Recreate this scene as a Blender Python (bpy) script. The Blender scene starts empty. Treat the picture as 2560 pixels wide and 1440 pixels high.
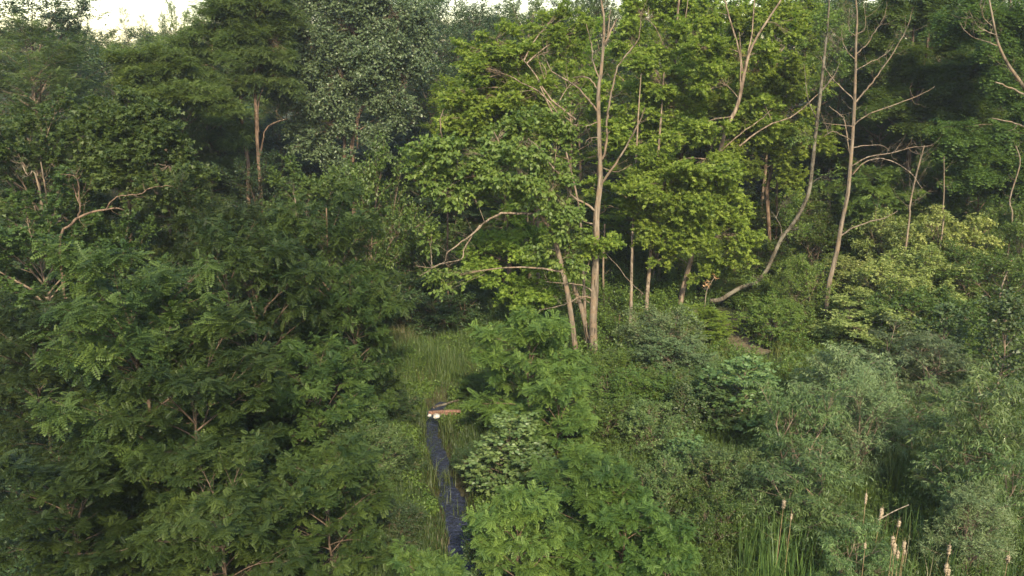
import bpy, math, random
import numpy as np
R = math.radians
PI = math.pi

# ------------------------------------------------------------------ camera, world, sun, exposure
sc = bpy.context.scene
COL = sc.collection
CAM_H = 12.0
PITCH = 15.0
cam_d = bpy.data.cameras.new('camera')
cam_d.sensor_width = 36.0
cam_d.lens = 28.1
cam_d.clip_start = 0.1
cam_d.clip_end = 3000
cam = bpy.data.objects.new('camera', cam_d)
COL.objects.link(cam)
cam.location = (0, 0, CAM_H)
cam.rotation_euler = (R(90 - PITCH), 0, 0)
sc.camera = cam

SUN_EL, SUN_AZ = 37.0, 171.0           # azimuth clockwise from +Y (camera looks along +Y)
world = bpy.data.worlds.new('World')
sc.world = world
world.use_nodes = True
wn = world.node_tree
wn.nodes.clear()
wo = wn.nodes.new('ShaderNodeOutputWorld')
wb = wn.nodes.new('ShaderNodeBackground')
ws = wn.nodes.new('ShaderNodeTexSky')
ws.sky_type = 'NISHITA'
ws.sun_disc = False
ws.sun_elevation = R(SUN_EL)
ws.sun_rotation = R(SUN_AZ)
ws.air_density = 1.6
ws.dust_density = 1.3
ws.ozone_density = 1.0
wb.inputs['Strength'].default_value = 0.15
wn.links.new(ws.outputs[0], wb.inputs[0])
wn.links.new(wb.outputs[0], wo.inputs[0])

sun_d = bpy.data.lights.new('sun', 'SUN')
sun_d.energy = 4.2
sun_d.angle = R(4.0)
sun_d.color = (1.0, 0.86, 0.61)
sun = bpy.data.objects.new('sun', sun_d)
COL.objects.link(sun)
sdir = np.array([math.sin(R(SUN_AZ)) * math.cos(R(SUN_EL)), math.cos(R(SUN_AZ)) * math.cos(R(SUN_EL)), math.sin(R(SUN_EL))])
from mathutils import Vector
sun.rotation_euler = Vector(sdir).to_track_quat('Z', 'Y').to_euler()
sun.location = (-20, -30, 40)

sc.view_settings.view_transform = 'Standard'
sc.view_settings.look = 'None'
sc.view_settings.gamma = 1.0
sc.view_settings.exposure = 1.35
sc.render.engine = 'CYCLES'
sc.cycles.max_bounces = 6
sc.cycles.diffuse_bounces = 3
sc.cycles.transmission_bounces = 3
sc.cycles.glossy_bounces = 2
sc.cycles.volume_bounces = 0
sc.cycles.use_adaptive_sampling = True

# ------------------------------------------------------------------ pixel -> place helpers (photo is 2560x1440)
FPX = 28.1 / 36.0 * 2560
CP, SP = math.cos(R(PITCH)), math.sin(R(PITCH))

def W(px, py, D):
    """point seen at pixel (px,py) at forward distance D"""
    u = (px - 1280) / FPX
    v = (720 - py) / FPX
    t = D / (CP + v * SP)
    return np.array([u * t, D, CAM_H + t * (-SP + v * CP)])

def sstep(a, b, x):
    t = np.clip((x - a) / (b - a), 0, 1)
    return t * t * (3 - 2 * t)

CREEK = [(1235, 1600, 0), (1165, 1400, 0), (1140, 1290, 0), (1100, 1170, 0), (1080, 1080, 0), (1088, 1035, 0), (1108, 1008, 0)]
def ground_hit(px, py, z=-0.45):
    u = (px - 1280) / FPX; v = (720 - py) / FPX
    t = (z - CAM_H) / (-SP + v * CP)
    return (u * t, t * (CP + v * SP))
CK = np.array([ground_hit(a, b) for a, b, _ in CREEK])

def creek_w(y):
    y = np.asarray(y, float)
    return (0.66 - 0.22 * sstep(22.0, 25.5, y)) * (1 + .16 * np.sin(y * 2.1) + .12 * np.sin(y * 4.7 + 1))

def creek_dist(x, y):
    x = np.asarray(x, float); y = np.asarray(y, float)
    d = np.full(np.broadcast(x, y).shape, 1e9)
    for i in range(len(CK) - 1):
        a = CK[i]; b = CK[i + 1]; ab = b - a
        t = np.clip(((x - a[0]) * ab[0] + (y - a[1]) * ab[1]) / ab.dot(ab), 0, 1)
        d = np.minimum(d, np.hypot(x - a[0] - t * ab[0], y - a[1] - t * ab[1]))
    return d

def G(x, y):
    """ground height"""
    x = np.asarray(x, float); y = np.asarray(y, float)
    s = sstep(-12, 6, x)
    y0 = 44 - 12 * s
    rise = 0.115 * np.clip(y - y0, 0, 45) + 0.05 * np.clip(y - y0 - 45, 0, 100)
    bump = 0.12 * np.sin(x * 0.9 + 1.3) * np.cos(y * 0.7) + 0.07 * np.sin(x * 2.3 + y * 1.7)
    h = rise + bump
    cd = creek_dist(x, y)
    return h - 0.62 * (1 - sstep(0.30, 0.95, cd / creek_w(y)))

# ------------------------------------------------------------------ object helpers
def link(o, parent=None):
    COL.objects.link(o)
    if parent is not None:
        o.parent = parent
    return o

def tag(o, label=None, cat=None, group=None, kind=None):
    if label: o['label'] = label
    if cat: o['category'] = cat
    if group: o['group'] = group
    if kind: o['kind'] = kind
    return o

def quads_mesh(name, V, F, mat, tint=None, smooth=False):
    me = bpy.data.meshes.new(name)
    V = np.ascontiguousarray(V, dtype=np.float32)
    F = np.ascontiguousarray(F, dtype=np.int32)
    n = len(F)
    me.vertices.add(len(V)); me.loops.add(n * 4); me.polygons.add(n)
    me.vertices.foreach_set('co', V.ravel())
    me.loops.foreach_set('vertex_index', F.ravel())
    me.polygons.foreach_set('loop_start', np.arange(0, n * 4, 4, dtype=np.int32))
    me.polygons.foreach_set('loop_total', np.full(n, 4, dtype=np.int32))
    if smooth:
        me.polygons.foreach_set('use_smooth', np.ones(n, dtype=bool))
    me.update()
    if tint is not None:
        at = me.attributes.new('tint', 'FLOAT', 'POINT')
        at.data.foreach_set('value', np.ascontiguousarray(tint, dtype=np.float32))
    me.materials.append(mat)
    return me

def nrm(a):
    return a / np.maximum(np.linalg.norm(a, axis=-1, keepdims=True), 1e-9)

class Tubes:
    def __init__(s): s.V = []; s.F = []; s.n = 0
    def add(s, pts, rad, sides=6, rough=0.0, rng=None):
        pts = np.asarray(pts, float); rad = np.asarray(rad, float)
        k = len(pts)
        if rad.ndim == 0: rad = np.full(k, float(rad))
        T = np.gradient(pts, axis=0); T = nrm(T)
        ref = np.array([0.0, 0.0, 1.0]) if abs(T[0][2]) < 0.8 else np.array([1.0, 0, 0])
        X = nrm(np.cross(T, ref)); Y = np.cross(T, X)
        a = np.linspace(0, 2 * PI, sides, endpoint=False)
        rr = rad[:, None] * np.ones(sides)[None]
        if rough and rng is not None:
            rr = rr * (1 + rough * rng.standard_normal(rr.shape))
        ring = pts[:, None, :] + rr[..., None] * (np.cos(a)[None, :, None] * X[:, None, :] + np.sin(a)[None, :, None] * Y[:, None, :])
        s.V.append(ring.reshape(-1, 3))
        i = np.arange(k - 1)[:, None] * sides; j = np.arange(sides)[None]; j2 = (j + 1) % sides
        F = np.stack([i + j, i + j2, i + sides + j2, i + sides + j], -1).reshape(-1, 4) + s.n
        s.F.append(F); s.n += k * sides
    def many(s, A, B, ra, rb, sides=3):
        """many straight tapered sticks"""
        A = np.asarray(A, float); B = np.asarray(B, float); m = len(A)
        if m == 0: return
        T = nrm(B - A); ref = np.where(np.abs(T[:, 2:3]) < 0.9, np.array([[0, 0, 1.0]]), np.array([[1.0, 0, 0]]))
        X = nrm(np.cross(T, ref)); Y = np.cross(T, X)
        a = np.linspace(0, 2 * PI, sides, endpoint=False)
        off = np.cos(a)[None, :, None] * X[:, None] + np.sin(a)[None, :, None] * Y[:, None]
        ra = np.broadcast_to(np.asarray(ra, float), (m,)); rb = np.broadcast_to(np.asarray(rb, float), (m,))
        V = np.concatenate([A[:, None] + off * ra[:, None, None], B[:, None] + off * rb[:, None, None]], 1)
        s.V.append(V.reshape(-1, 3))
        j = np.arange(sides); j2 = (j + 1) % sides
        f = np.stack([j, j2, sides + j2, sides + j], -1)
        s.F.append((np.arange(m)[:, None, None] * 2 * sides + f[None]).reshape(-1, 4) + s.n)
        s.n += m * 2 * sides
    def mesh(s, name, mat):
        if not s.V: return None
        return quads_mesh(name, np.concatenate(s.V), np.concatenate(s.F), mat, smooth=True)

# ------------------------------------------------------------------ leaf templates (x = length, z = normal); quads only
def T_oval(w=0.5, fold=0.10):
    V = [(0, 0, 0), (0.45, w / 2, fold), (1, 0, -0.06), (0.45, -w / 2, fold)]
    return np.array(V, float), np.array([(0, 1, 2, 3)])
def T_heart(w=0.85):
    V = [(0, 0, 0), (-0.06, w * .28, .03), (0.30, w * .5, .05), (1, 0, -.12), (0.30, -w * .5, .05), (-0.06, -w * .28, .03)]
    return np.array(V, float), np.array([(0, 1, 2, 3), (0, 3, 4, 5)])
def T_maple():
    V = [(0, 0, 0)]; F = []
    for ang, L, w in ((0, 1, .26), (62, .82, .22), (-62, .82, .22)):
        c, s_ = math.cos(R(ang)), math.sin(R(ang))
        b = len(V)
        for x, y, z in ((L * .45, w, .04), (L, 0, -.10), (L * .45, -w, .04)):
            V.append((x * c - y * s_, x * s_ + y * c, z))
        F.append((0, b, b + 1, b + 2))
    return np.array(V, float), np.array(F)
def T_pinnate(pairs=6, ll=0.30, lw=0.17):
    V = []; F = []
    for i in range(pairs):
        x = 0.12 + 0.85 * i / (pairs - 1); z = -0.22 * x * x
        k = ll * (1 - 0.35 * abs(2 * i / (pairs - 1) - .9))
        for sd in (1, -1):
            b = len(V)
            V += [(x, 0.01 * sd, z), (x + lw * .5 + .02, sd * k * .5, z + .015), (x + .07, sd * k, z - .05), (x - lw * .5 + .03, sd * k * .5, z + .015)]
            F.append((b, b + 1, b + 2, b + 3) if sd < 0 else (b, b + 3, b + 2, b + 1))
    b = len(V)
    V += [(.97, 0, -.2), (1.08, lw * .5, -.22), (1.2, 0, -.28), (1.08, -lw * .5, -.22)]
    F.append((b, b + 3, b + 2, b + 1))
    b = len(V)
    V += [(0, .008, 0), (0, -.008, 0), (1, -.006, -.22), (1, .006, -.22)]
    F.append((b, b + 1, b + 2, b + 3))
    return np.array(V, float), np.array(F)
def T_lance(w=0.17):
    V = [(0, 0, 0), (0.4, w / 2, .03), (1, 0, -.22), (0.4, -w / 2, .03)]
    return np.array(V, float), np.array([(0, 1, 2, 3)])
LEAF = {'oval': T_oval(), 'heart': T_heart(), 'maple': T_maple(), 'pinnate': T_pinnate(), 'lance': T_lance(0.2), 'round': T_heart(1.0),
        'pinnate_small': T_pinnate(5, .27, .16), 'needle': T_lance(0.10), 'ash': T_pinnate(3, .42, .22)}

def scatter_leaves(tmpl, P, D, N, S, tint):
    TV, TF = tmpl
    X = nrm(D); Y = nrm(np.cross(N, X)); Z = np.cross(X, Y)
    V = P[:, None] + S[:, None, None] * (TV[None, :, 0, None] * X[:, None] + TV[None, :, 1, None] * Y[:, None] + TV[None, :, 2, None] * Z[:, None])
    m = len(P); nv = len(TV)
    F = (np.arange(m)[:, None, None] * nv + TF[None]).reshape(-1, 4)
    return V.reshape(-1, 3), F, np.repeat(tint, nv)

def foliage(rng, A, B, tw=6, lf=8, tl=0.5, ls=0.09, leaf='oval', flat=0.5, droop=0.3, up=1.0, s0=0.3, jit=0.45, wood=None, sv=0.25):
    """A->B: sub branches. twigs sprout along them and leaves along twigs."""
    n = len(A)
    if n == 0: return None
    s = rng.uniform(s0, 1.03, (n, tw, 1))
    base = A[:, None] + (B - A)[:, None] * s
    d0 = nrm(B - A)[:, None]
    r = rng.standard_normal((n, tw, 3)); r[..., 2] *= flat
    td = nrm(0.55 * d0 + 0.8 * nrm(r) + np.array([0, 0, 0.10]))
    L = tl * rng.uniform(0.5, 1.25, (n, tw, 1))
    tint_s = rng.uniform(0, 1, (n, 1)) * np.ones((1, tw)) * 0.45 + rng.uniform(0, 1, (n, tw)) * 0.35
    base = base.reshape(-1, 3); td = td.reshape(-1, 3); L = L.reshape(-1, 1)
    if wood is not None:
        wood.many(base, base + td * L * 0.9, 0.004, 0.002)
    m = len(base)
    j = (np.arange(lf) + rng.uniform(-.4, .4, (m, lf))) / lf
    side = np.where(np.arange(lf) % 2 == 0, 1.0, -1.0)[None, :, None]
    zup = np.array([0, 0, 1.0])
    perp = nrm(np.cross(td, zup) + 1e-3)[:, None]
    P = base[:, None] + td[:, None] * (L * 1.0)[:, None] * np.clip(j, 0, 1)[..., None]
    P[..., 2] -= 0.25 * (L * droop)[:, 0][:, None] * j ** 2
    D = td[:, None] * 0.6 + side * perp * 0.75 + jit * rng.standard_normal((m, lf, 3)) - droop * zup
    N = up * zup + jit * rng.standard_normal((m, lf, 3))
    S = ls * rng.uniform(1 - sv, 1 + sv, (m, lf))
    tint = tint_s.reshape(-1, 1) + 0.2 * rng.uniform(0, 1, (m, lf))
    return scatter_leaves(LEAF[leaf], P.reshape(-1, 3), D.reshape(-1, 3), N.reshape(-1, 3), S.ravel(), tint.ravel())

def bez(a, c, b, k):
    t = np.linspace(0, 1, k)[:, None]
    return (1 - t) ** 2 * a + 2 * t * (1 - t) * c + t ** 2 * b

def along(poly, t):
    k = len(poly) - 1
    f = np.clip(t, 0, 1) * k; i = np.minimum(int(f), k - 1)
    return poly[i] + (poly[i + 1] - poly[i]) * (f - i)

SHAPES = {
    'ovoid': lambda t: max(0.0, math.sin(PI * (0.12 + 0.84 * t))) ** 0.6,
    'cone': lambda t: (1 - t) ** 0.75 * 0.95 + 0.06,
    'vase': lambda t: (0.45 + 0.75 * t) if t < .7 else max(.1, (1 - (t - .7) / .32)) * 0.98,
    'column': lambda t: min(1, 3 * t + .4) * (1 - t ** 4 * .7),
    'round': lambda t: max(.05, math.sqrt(max(0, 1 - (2 * t - 1) ** 2))) * .8 + .2 * (1 - t),
}

def build_tree(seed, H, Rr, leafkw, crown0=0.25, shape='ovoid', n_limbs=22, el=(10, 60), trunk_r=None, lean=(0, 0), stems=1,
               sub_k=2.6, sub_len=0.42, barkm=None, leafm=None, wob=0.15, sub_flat=0.35, rag=0.3, twigwood=False, trunk_pts=None, lsides=5):
    """returns (wood mesh, leaf mesh)"""
    rng = np.random.default_rng(seed)
    wood = Tubes()
    if trunk_r is None: trunk_r = 0.011 * H + 0.02
    A = []; B = []
    for st in range(stems):
        if trunk_pts is not None:
            tr = np.asarray(trunk_pts, float)
        else:
            k = 9
            z = np.linspace(0, H * 0.97, k)
            a0 = rng.uniform(0, 2 * PI)
            sp = (0.55 * Rr if stems > 1 else 0.0)
            off = np.cumsum(rng.standard_normal((k, 2)) * wob * H / 14, 0)
            off -= off[0]
            tr = np.stack([off[:, 0] + lean[0] * z + sp * math.cos(a0) * (z / H) ** .8, off[:, 1] + lean[1] * z + sp * math.sin(a0) * (z / H) ** .8, z], 1)
            if stems > 1: tr[:, 2] *= rng.uniform(.7, 1)
        kk = len(tr)
        rad = trunk_r * (1 - np.linspace(0, 1, kk)) ** 0.8 * (0.62 if stems > 1 else 1) + 0.012
        rad[0] *= 1.25
        tr[0, 2] -= 0.25
        wood.add(tr, rad, 8, 0.04, rng)
        Ht = tr[-1, 2]
        nl = max(3, n_limbs // stems)
        az = rng.uniform(0, 2 * PI)
        lob = rng.uniform(0, 2 * PI, 4)
        for i in range(nl):
            t = (i + rng.uniform(.1, .9)) / nl
            az += 2.4 + rng.uniform(-.4, .4)
            tt = crown0 + (1 - crown0) * t * 0.97
            p0 = along(tr, tt)
            f = SHAPES[shape](t)
            lump = 1 + rag * (math.sin(2 * az + lob[0] + 5 * t) * .5 + math.sin(3 * az + lob[1] - 9 * t) * .5) + rng.uniform(-rag, rag) * .7
            e = R(el[0] + (el[1] - el[0]) * t + rng.uniform(-12, 12))
            Rl = max(0.25, Rr * f * lump)
            d = np.array([math.cos(az) * math.cos(e), math.sin(az) * math.cos(e), math.sin(e)])
            L = Rl / max(0.45, math.cos(e))
            L = min(L, Rr * 1.3)
            p1 = p0 + d * L
            c = p0 + d * L * .5 + np.array([0, 0, 0.10 * L]) + rng.standard_normal(3) * 0.05 * L
            p1 = p1 - np.array([0, 0, 0.06 * L])
            limb = bez(p0, c, p1, 7)
            r0 = min(trunk_r * .55, 0.011 * L + 0.012) * (1 if t < .8 else .7)
            wood.add(limb, np.linspace(r0, 0.006, 7), lsides)
            ns = max(3, int(L * sub_k) + 2)
            for q in range(ns):
                s = 0.22 + 0.80 * (q + rng.uniform(.1, .9)) / ns
                o = along(limb, s)
                sd = 1 if q % 2 else -1
                ang = sd * R(rng.uniform(25, 80))
                dh = nrm(limb[-1] - limb[0])
                dd = np.array([dh[0] * math.cos(ang) - dh[1] * math.sin(ang), dh[0] * math.sin(ang) + dh[1] * math.cos(ang), dh[2] * .6 + rng.uniform(-1, 1.2) * sub_flat])
                ln = sub_len * L * (1.15 - 0.75 * s) * rng.uniform(.6, 1.3) + 0.25
                A.append(o); B.append(o + nrm(dd) * ln)
            A.append(limb[-2]); B.append(limb[-1] + nrm(limb[-1] - limb[-2]) * .25)
        A.append(tr[-2]); B.append(tr[-1] + np.array([0, 0, .15]))
    A = np.array(A); B = np.array(B)
    ll = np.linalg.norm(B - A, axis=1)
    wood.many(A, B, 0.004 + 0.006 * ll, 0.003, 3)
    lw = foliage(rng, A, B, wood=wood if twigwood else None, **leafkw)
    wm = wood.mesh('trunk', barkm)
    lm = quads_mesh('crown', lw[0], lw[1], leafm, lw[2]) if lw is not None else None
    return wm, lm

# ------------------------------------------------------------------ materials
def nodes(name):
    m = bpy.data.materials.new(name); m.use_nodes = True
    nt = m.node_tree; nt.nodes.clear()
    return m, nt, nt.nodes.new('ShaderNodeOutputMaterial')

def leaf_mat(name, c0, c1, trans=0.35, rough=0.5, spec=0.4, tcol=None, vary=0.32):
    """c0 dark older leaf, c1 light young leaf; mixed per leaf, shifted per tree"""
    m, nt, out = nodes(name)
    L = nt.links; N = nt.nodes
    at = N.new('ShaderNodeAttribute'); at.attribute_name = 'tint'
    mix = N.new('ShaderNodeMix'); mix.data_type = 'RGBA'
    mix.inputs['A'].default_value = (*c0, 1); mix.inputs['B'].default_value = (*c1, 1)
    L.new(at.outputs['Fac'], mix.inputs['Factor'])
    oi = N.new('ShaderNodeObjectInfo')
    hs = N.new('ShaderNodeHueSaturation')
    mr = N.new('ShaderNodeMapRange'); mr.inputs['To Min'].default_value = 1 - vary; mr.inputs['To Max'].default_value = 1 + vary
    L.new(oi.outputs['Random'], mr.inputs['Value']); L.new(mr.outputs[0], hs.inputs['Value'])
    mh = N.new('ShaderNodeMath'); mh.operation = 'MULTIPLY'; mh.inputs[1].default_value = 7.31
    fr = N.new('ShaderNodeMath'); fr.operation = 'FRACT'
    L.new(oi.outputs['Random'], mh.inputs[0]); L.new(mh.outputs[0], fr.inputs[0])
    mr2 = N.new('ShaderNodeMapRange'); mr2.inputs['To Min'].default_value = 0.488; mr2.inputs['To Max'].default_value = 0.512
    L.new(fr.outputs[0], mr2.inputs['Value']); L.new(mr2.outputs[0], hs.inputs['Hue'])
    L.new(mix.outputs['Result'], hs.inputs['Color'])
    p = N.new('ShaderNodeBsdfPrincipled'); p.inputs['Roughness'].default_value = rough; p.inputs['Specular IOR Level'].default_value = spec
    L.new(hs.outputs[0], p.inputs['Base Color'])
    t = N.new('ShaderNodeBsdfTranslucent')
    g = N.new('ShaderNodeMix'); g.data_type = 'RGBA'; g.blend_type = 'MULTIPLY'; g.inputs['Factor'].default_value = 1
    g.inputs['B'].default_value = (*(tcol or (1.35, 1.45, 0.5)), 1)
    L.new(hs.outputs[0], g.inputs['A']); L.new(g.outputs['Result'], t.inputs['Color'])
    ms = N.new('ShaderNodeMixShader'); ms.inputs[0].default_value = trans
    L.new(p.outputs[0], ms.inputs[1]); L.new(t.outputs[0], ms.inputs[2]); L.new(ms.outputs[0], out.inputs['Surface'])
    return m

def bark_mat(name, c0, c1, scale=9, stretch=0.22, bump=0.5, patch=None):
    m, nt, out = nodes(name); L = nt.links; N = nt.nodes
    tc = N.new('ShaderNodeTexCoord'); mp = N.new('ShaderNodeMapping'); mp.inputs['Scale'].default_value = (1, 1, stretch)
    L.new(tc.outputs['Object'], mp.inputs['Vector'])
    nz = N.new('ShaderNodeTexNoise'); nz.inputs['Scale'].default_value = scale; nz.inputs['Detail'].default_value = 6; nz.inputs['Roughness'].default_value = .65
    L.new(mp.outputs[0], nz.inputs['Vector'])
    cr = N.new('ShaderNodeValToRGB'); cr.color_ramp.elements[0].position = .40; cr.color_ramp.elements[1].position = .60
    cr.color_ramp.elements[0].color = (*c0, 1); cr.color_ramp.elements[1].color = (*c1, 1)
    L.new(nz.outputs['Fac'], cr.inputs['Fac'])
    col = cr.outputs['Color']
    if patch:
        n2 = N.new('ShaderNodeTexNoise'); n2.inputs['Scale'].default_value = 2.2; n2.inputs['Detail'].default_value = 5
        L.new(tc.outputs['Object'], n2.inputs['Vector'])
        r2 = N.new('ShaderNodeValToRGB'); r2.color_ramp.elements[0].position = .5; r2.color_ramp.elements[1].position = .6
        L.new(n2.outputs['Fac'], r2.inputs['Fac'])
        mx = N.new('ShaderNodeMix'); mx.data_type = 'RGBA'; mx.inputs['B'].default_value = (*patch, 1)
        L.new(r2.outputs['Color'], mx.inputs['Factor']); L.new(col, mx.inputs['A']); col = mx.outputs['Result']
    p = N.new('ShaderNodeBsdfPrincipled'); p.inputs['Roughness'].default_value = .9; p.inputs['Specular IOR Level'].default_value = .15
    L.new(col, p.inputs['Base Color'])
    bp = N.new('ShaderNodeBump'); bp.inputs['Strength'].default_value = bump; bp.inputs['Distance'].default_value = .03
    L.new(nz.outputs['Fac'], bp.inputs['Height']); L.new(bp.outputs[0], p.inputs['Normal'])
    L.new(p.outputs[0], out.inputs['Surface'])
    return m

M = {}
M['locust'] = leaf_mat('shaded_locust_leaf', (0.009, 0.025, 0.009), (0.074, 0.106, 0.023), .36, spec=.2, vary=.45)  # leaf colours darkened to stand in for shade over the left foreground
M['locust_fresh'] = leaf_mat('fresh_locust_leaf', (0.026, 0.062, 0.018), (0.112, 0.165, 0.032), .38, spec=.2)
M['maple'] = leaf_mat('maple_leaf', (0.066, 0.118, 0.020), (0.240, 0.300, 0.050), .5, spec=.2, vary=.14)
M['linden'] = leaf_mat('linden_leaf', (0.048, 0.092, 0.021), (0.145, 0.195, 0.038), .42, spec=.3, vary=.15)
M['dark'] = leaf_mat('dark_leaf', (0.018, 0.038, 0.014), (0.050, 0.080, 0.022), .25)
M['mid'] = leaf_mat('broad_leaf', (0.032, 0.060, 0.017), (0.088, 0.125, 0.026), .32, spec=.25)
M['dome'] = leaf_mat('olive_green_leaf', (0.036, 0.064, 0.018), (0.112, 0.146, 0.036), .38, spec=.25)
M['feather'] = leaf_mat('airy_leaf', (0.046, 0.078, 0.026), (0.135, 0.175, 0.055), .38, spec=.2)
M['poplar'] = leaf_mat('poplar_leaf', (0.040, 0.066, 0.026), (0.128, 0.162, 0.072), .22, rough=.45, spec=.4, tcol=(1.1, 1.25, .7))
M['aspen'] = leaf_mat('round_leaf', (0.034, 0.070, 0.020), (0.115, 0.160, 0.052), .3, rough=.45, spec=.4)
M['willow'] = leaf_mat('willow_leaf', (0.030, 0.064, 0.018), (0.135, 0.185, 0.056), .32, rough=.5, spec=.35)
M['greywillow'] = leaf_mat('grey_willow_leaf', (0.040, 0.074, 0.028), (0.138, 0.178, 0.076), .27, rough=.5, spec=.3)
M['olive'] = leaf_mat('olive_leaf', (0.078, 0.120, 0.024), (0.300, 0.325, 0.110), .42, spec=.3, vary=.15)
M['shrub'] = leaf_mat('shrub_leaf', (0.036, 0.074, 0.014), (0.118, 0.160, 0.028), .35)
M['needle'] = leaf_mat('needle_leaf', (0.020, 0.040, 0.022), (0.040, 0.065, 0.035), .1)
M['orange'] = leaf_mat('dry_orange_leaf', (0.20, 0.11, 0.05), (0.36, 0.23, 0.12), .3, tcol=(1.1, 1, .8))
M['grass'] = leaf_mat('grass_blade', (0.026, 0.054, 0.012), (0.100, 0.132, 0.032), .3)
M['bankgrass'] = leaf_mat('bank_grass', (0.018, 0.038, 0.010), (0.062, 0.085, 0.022), .3)
M['ashleaf'] = leaf_mat('ash_leaf', (0.040, 0.082, 0.022), (0.130, 0.180, 0.038), .42, spec=.2)
M['slopegrass'] = leaf_mat('slope_grass', (0.060, 0.090, 0.018), (0.170, 0.185, 0.045), .35)
M['drygrass'] = leaf_mat('dry_grass_blade', (0.10, 0.085, 0.04), (0.21, 0.18, 0.09), .3, tcol=(1.1, 1, .8))
M['reed'] = leaf_mat('reed_blade', (0.036, 0.075, 0.020), (0.092, 0.145, 0.034), .3)
M['bark'] = bark_mat('brown_bark', (0.075, 0.052, 0.036), (0.21, 0.16, 0.115))
M['darkbark'] = bark_mat('dark_bark', (0.040, 0.028, 0.020), (0.12, 0.085, 0.06))
M['palebark'] = bark_mat('pale_bark', (0.048, 0.037, 0.026), (0.195, 0.155, 0.115), 7, .12, .9, patch=(0.145, 0.105, 0.070))
M['greybark'] = bark_mat('lichen_bark', (0.030, 0.025, 0.017), (0.105, 0.088, 0.064), 10, .5, .9, patch=(0.125, 0.112, 0.085))
M['deadwood'] = bark_mat('dead_wood', (0.10, 0.08, 0.06), (0.24, 0.20, 0.15), 14, .2, .4)
M['redbark'] = bark_mat('reddish_bark', (0.055, 0.036, 0.025), (0.155, 0.105, 0.072), 12, .2, .5)
M['plank'] = bark_mat('weathered_plank', (0.10, 0.055, 0.040), (0.20, 0.115, 0.085), 18, .3, .3)
M['cattail'] = bark_mat('cattail_fluff', (0.15, 0.115, 0.075), (0.35, 0.28, 0.195), 40, 1, 1.0)
M['straw'] = bark_mat('straw_stem', (0.13, 0.09, 0.045), (0.26, 0.19, 0.11), 20, .2, .3)
M['stone'] = bark_mat('pale_stone', (0.16, 0.15, 0.13), (0.45, 0.43, 0.41), 6, 1, .5)

def ground_mat():
    m, nt, out = nodes('forest_soil'); L = nt.links; N = nt.nodes
    tc = N.new('ShaderNodeTexCoord')
    n1 = N.new('ShaderNodeTexNoise'); n1.inputs['Scale'].default_value = .6; n1.inputs['Detail'].default_value = 8
    L.new(tc.outputs['Object'], n1.inputs['Vector'])
    cr = N.new('ShaderNodeValToRGB'); e = cr.color_ramp.elements
    e[0].position = .35; e[0].color = (0.018, 0.028, 0.010, 1); e[1].position = .65; e[1].color = (0.045, 0.040, 0.020, 1)
    L.new(n1.outputs['Fac'], cr.inputs['Fac'])
    p = N.new('ShaderNodeBsdfPrincipled'); p.inputs['Roughness'].default_value = .95; p.inputs['Specular IOR Level'].default_value = .1
    L.new(cr.outputs[0], p.inputs['Base Color'])
    n2 = N.new('ShaderNodeTexNoise'); n2.inputs['Scale'].default_value = 7; n2.inputs['Detail'].default_value = 8
    L.new(tc.outputs['Object'], n2.inputs['Vector'])
    b = N.new('ShaderNodeBump'); b.inputs['Strength'].default_value = .8; b.inputs['Distance'].default_value = .15
    L.new(n2.outputs['Fac'], b.inputs['Height']); L.new(b.outputs[0], p.inputs['Normal']); L.new(p.outputs[0], out.inputs['Surface'])
    return m
def water_mat():
    m, nt, out = nodes('creek_water'); L = nt.links; N = nt.nodes
    tc = N.new('ShaderNodeTexCoord')
    n2 = N.new('ShaderNodeTexNoise'); n2.inputs['Scale'].default_value = 3.2; n2.inputs['Detail'].default_value = 4.0; n2.inputs['Distortion'].default_value = 1.2; n2.inputs['Roughness'].default_value = .6
    L.new(tc.outputs['Object'], n2.inputs['Vector'])
    b = N.new('ShaderNodeBump'); b.inputs['Strength'].default_value = 1.0; b.inputs['Distance'].default_value = .2
    L.new(n2.outputs['Fac'], b.inputs['Height'])
    p = N.new('ShaderNodeBsdfPrincipled'); p.inputs['Base Color'].default_value = (0.020, 0.024, 0.045, 1)
    p.inputs['Roughness'].default_value = .04; p.inputs['IOR'].default_value = 1.45
    L.new(b.outputs[0], p.inputs['Normal']); L.new(p.outputs[0], out.inputs['Surface'])
    return m
def path_mat():
    m, nt, out = nodes('bare_earth'); L = nt.links; N = nt.nodes
    tc = N.new('ShaderNodeTexCoord')
    n1 = N.new('ShaderNodeTexNoise'); n1.inputs['Scale'].default_value = 3; n1.inputs['Detail'].default_value = 8
    L.new(tc.outputs['Object'], n1.inputs['Vector'])
    cr = N.new('ShaderNodeValToRGB'); e = cr.color_ramp.elements
    e[0].position = .3; e[0].color = (0.050, 0.042, 0.022, 1); e[1].position = .7; e[1].color = (0.095, 0.072, 0.042, 1)
    L.new(n1.outputs['Fac'], cr.inputs['Fac'])
    p = N.new('ShaderNodeBsdfPrincipled'); p.inputs['Roughness'].default_value = .95
    L.new(cr.outputs[0], p.inputs['Base Color'])
    b = N.new('ShaderNodeBump'); b.inputs['Strength'].default_value = .7; b.inputs['Distance'].default_value = .08
    L.new(n1.outputs['Fac'], b.inputs['Height']); L.new(b.outputs[0], p.inputs['Normal']); L.new(p.outputs[0], out.inputs['Surface'])
    return m
M['ground'] = ground_mat(); M['water'] = water_mat(); M['path'] = path_mat()

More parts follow.
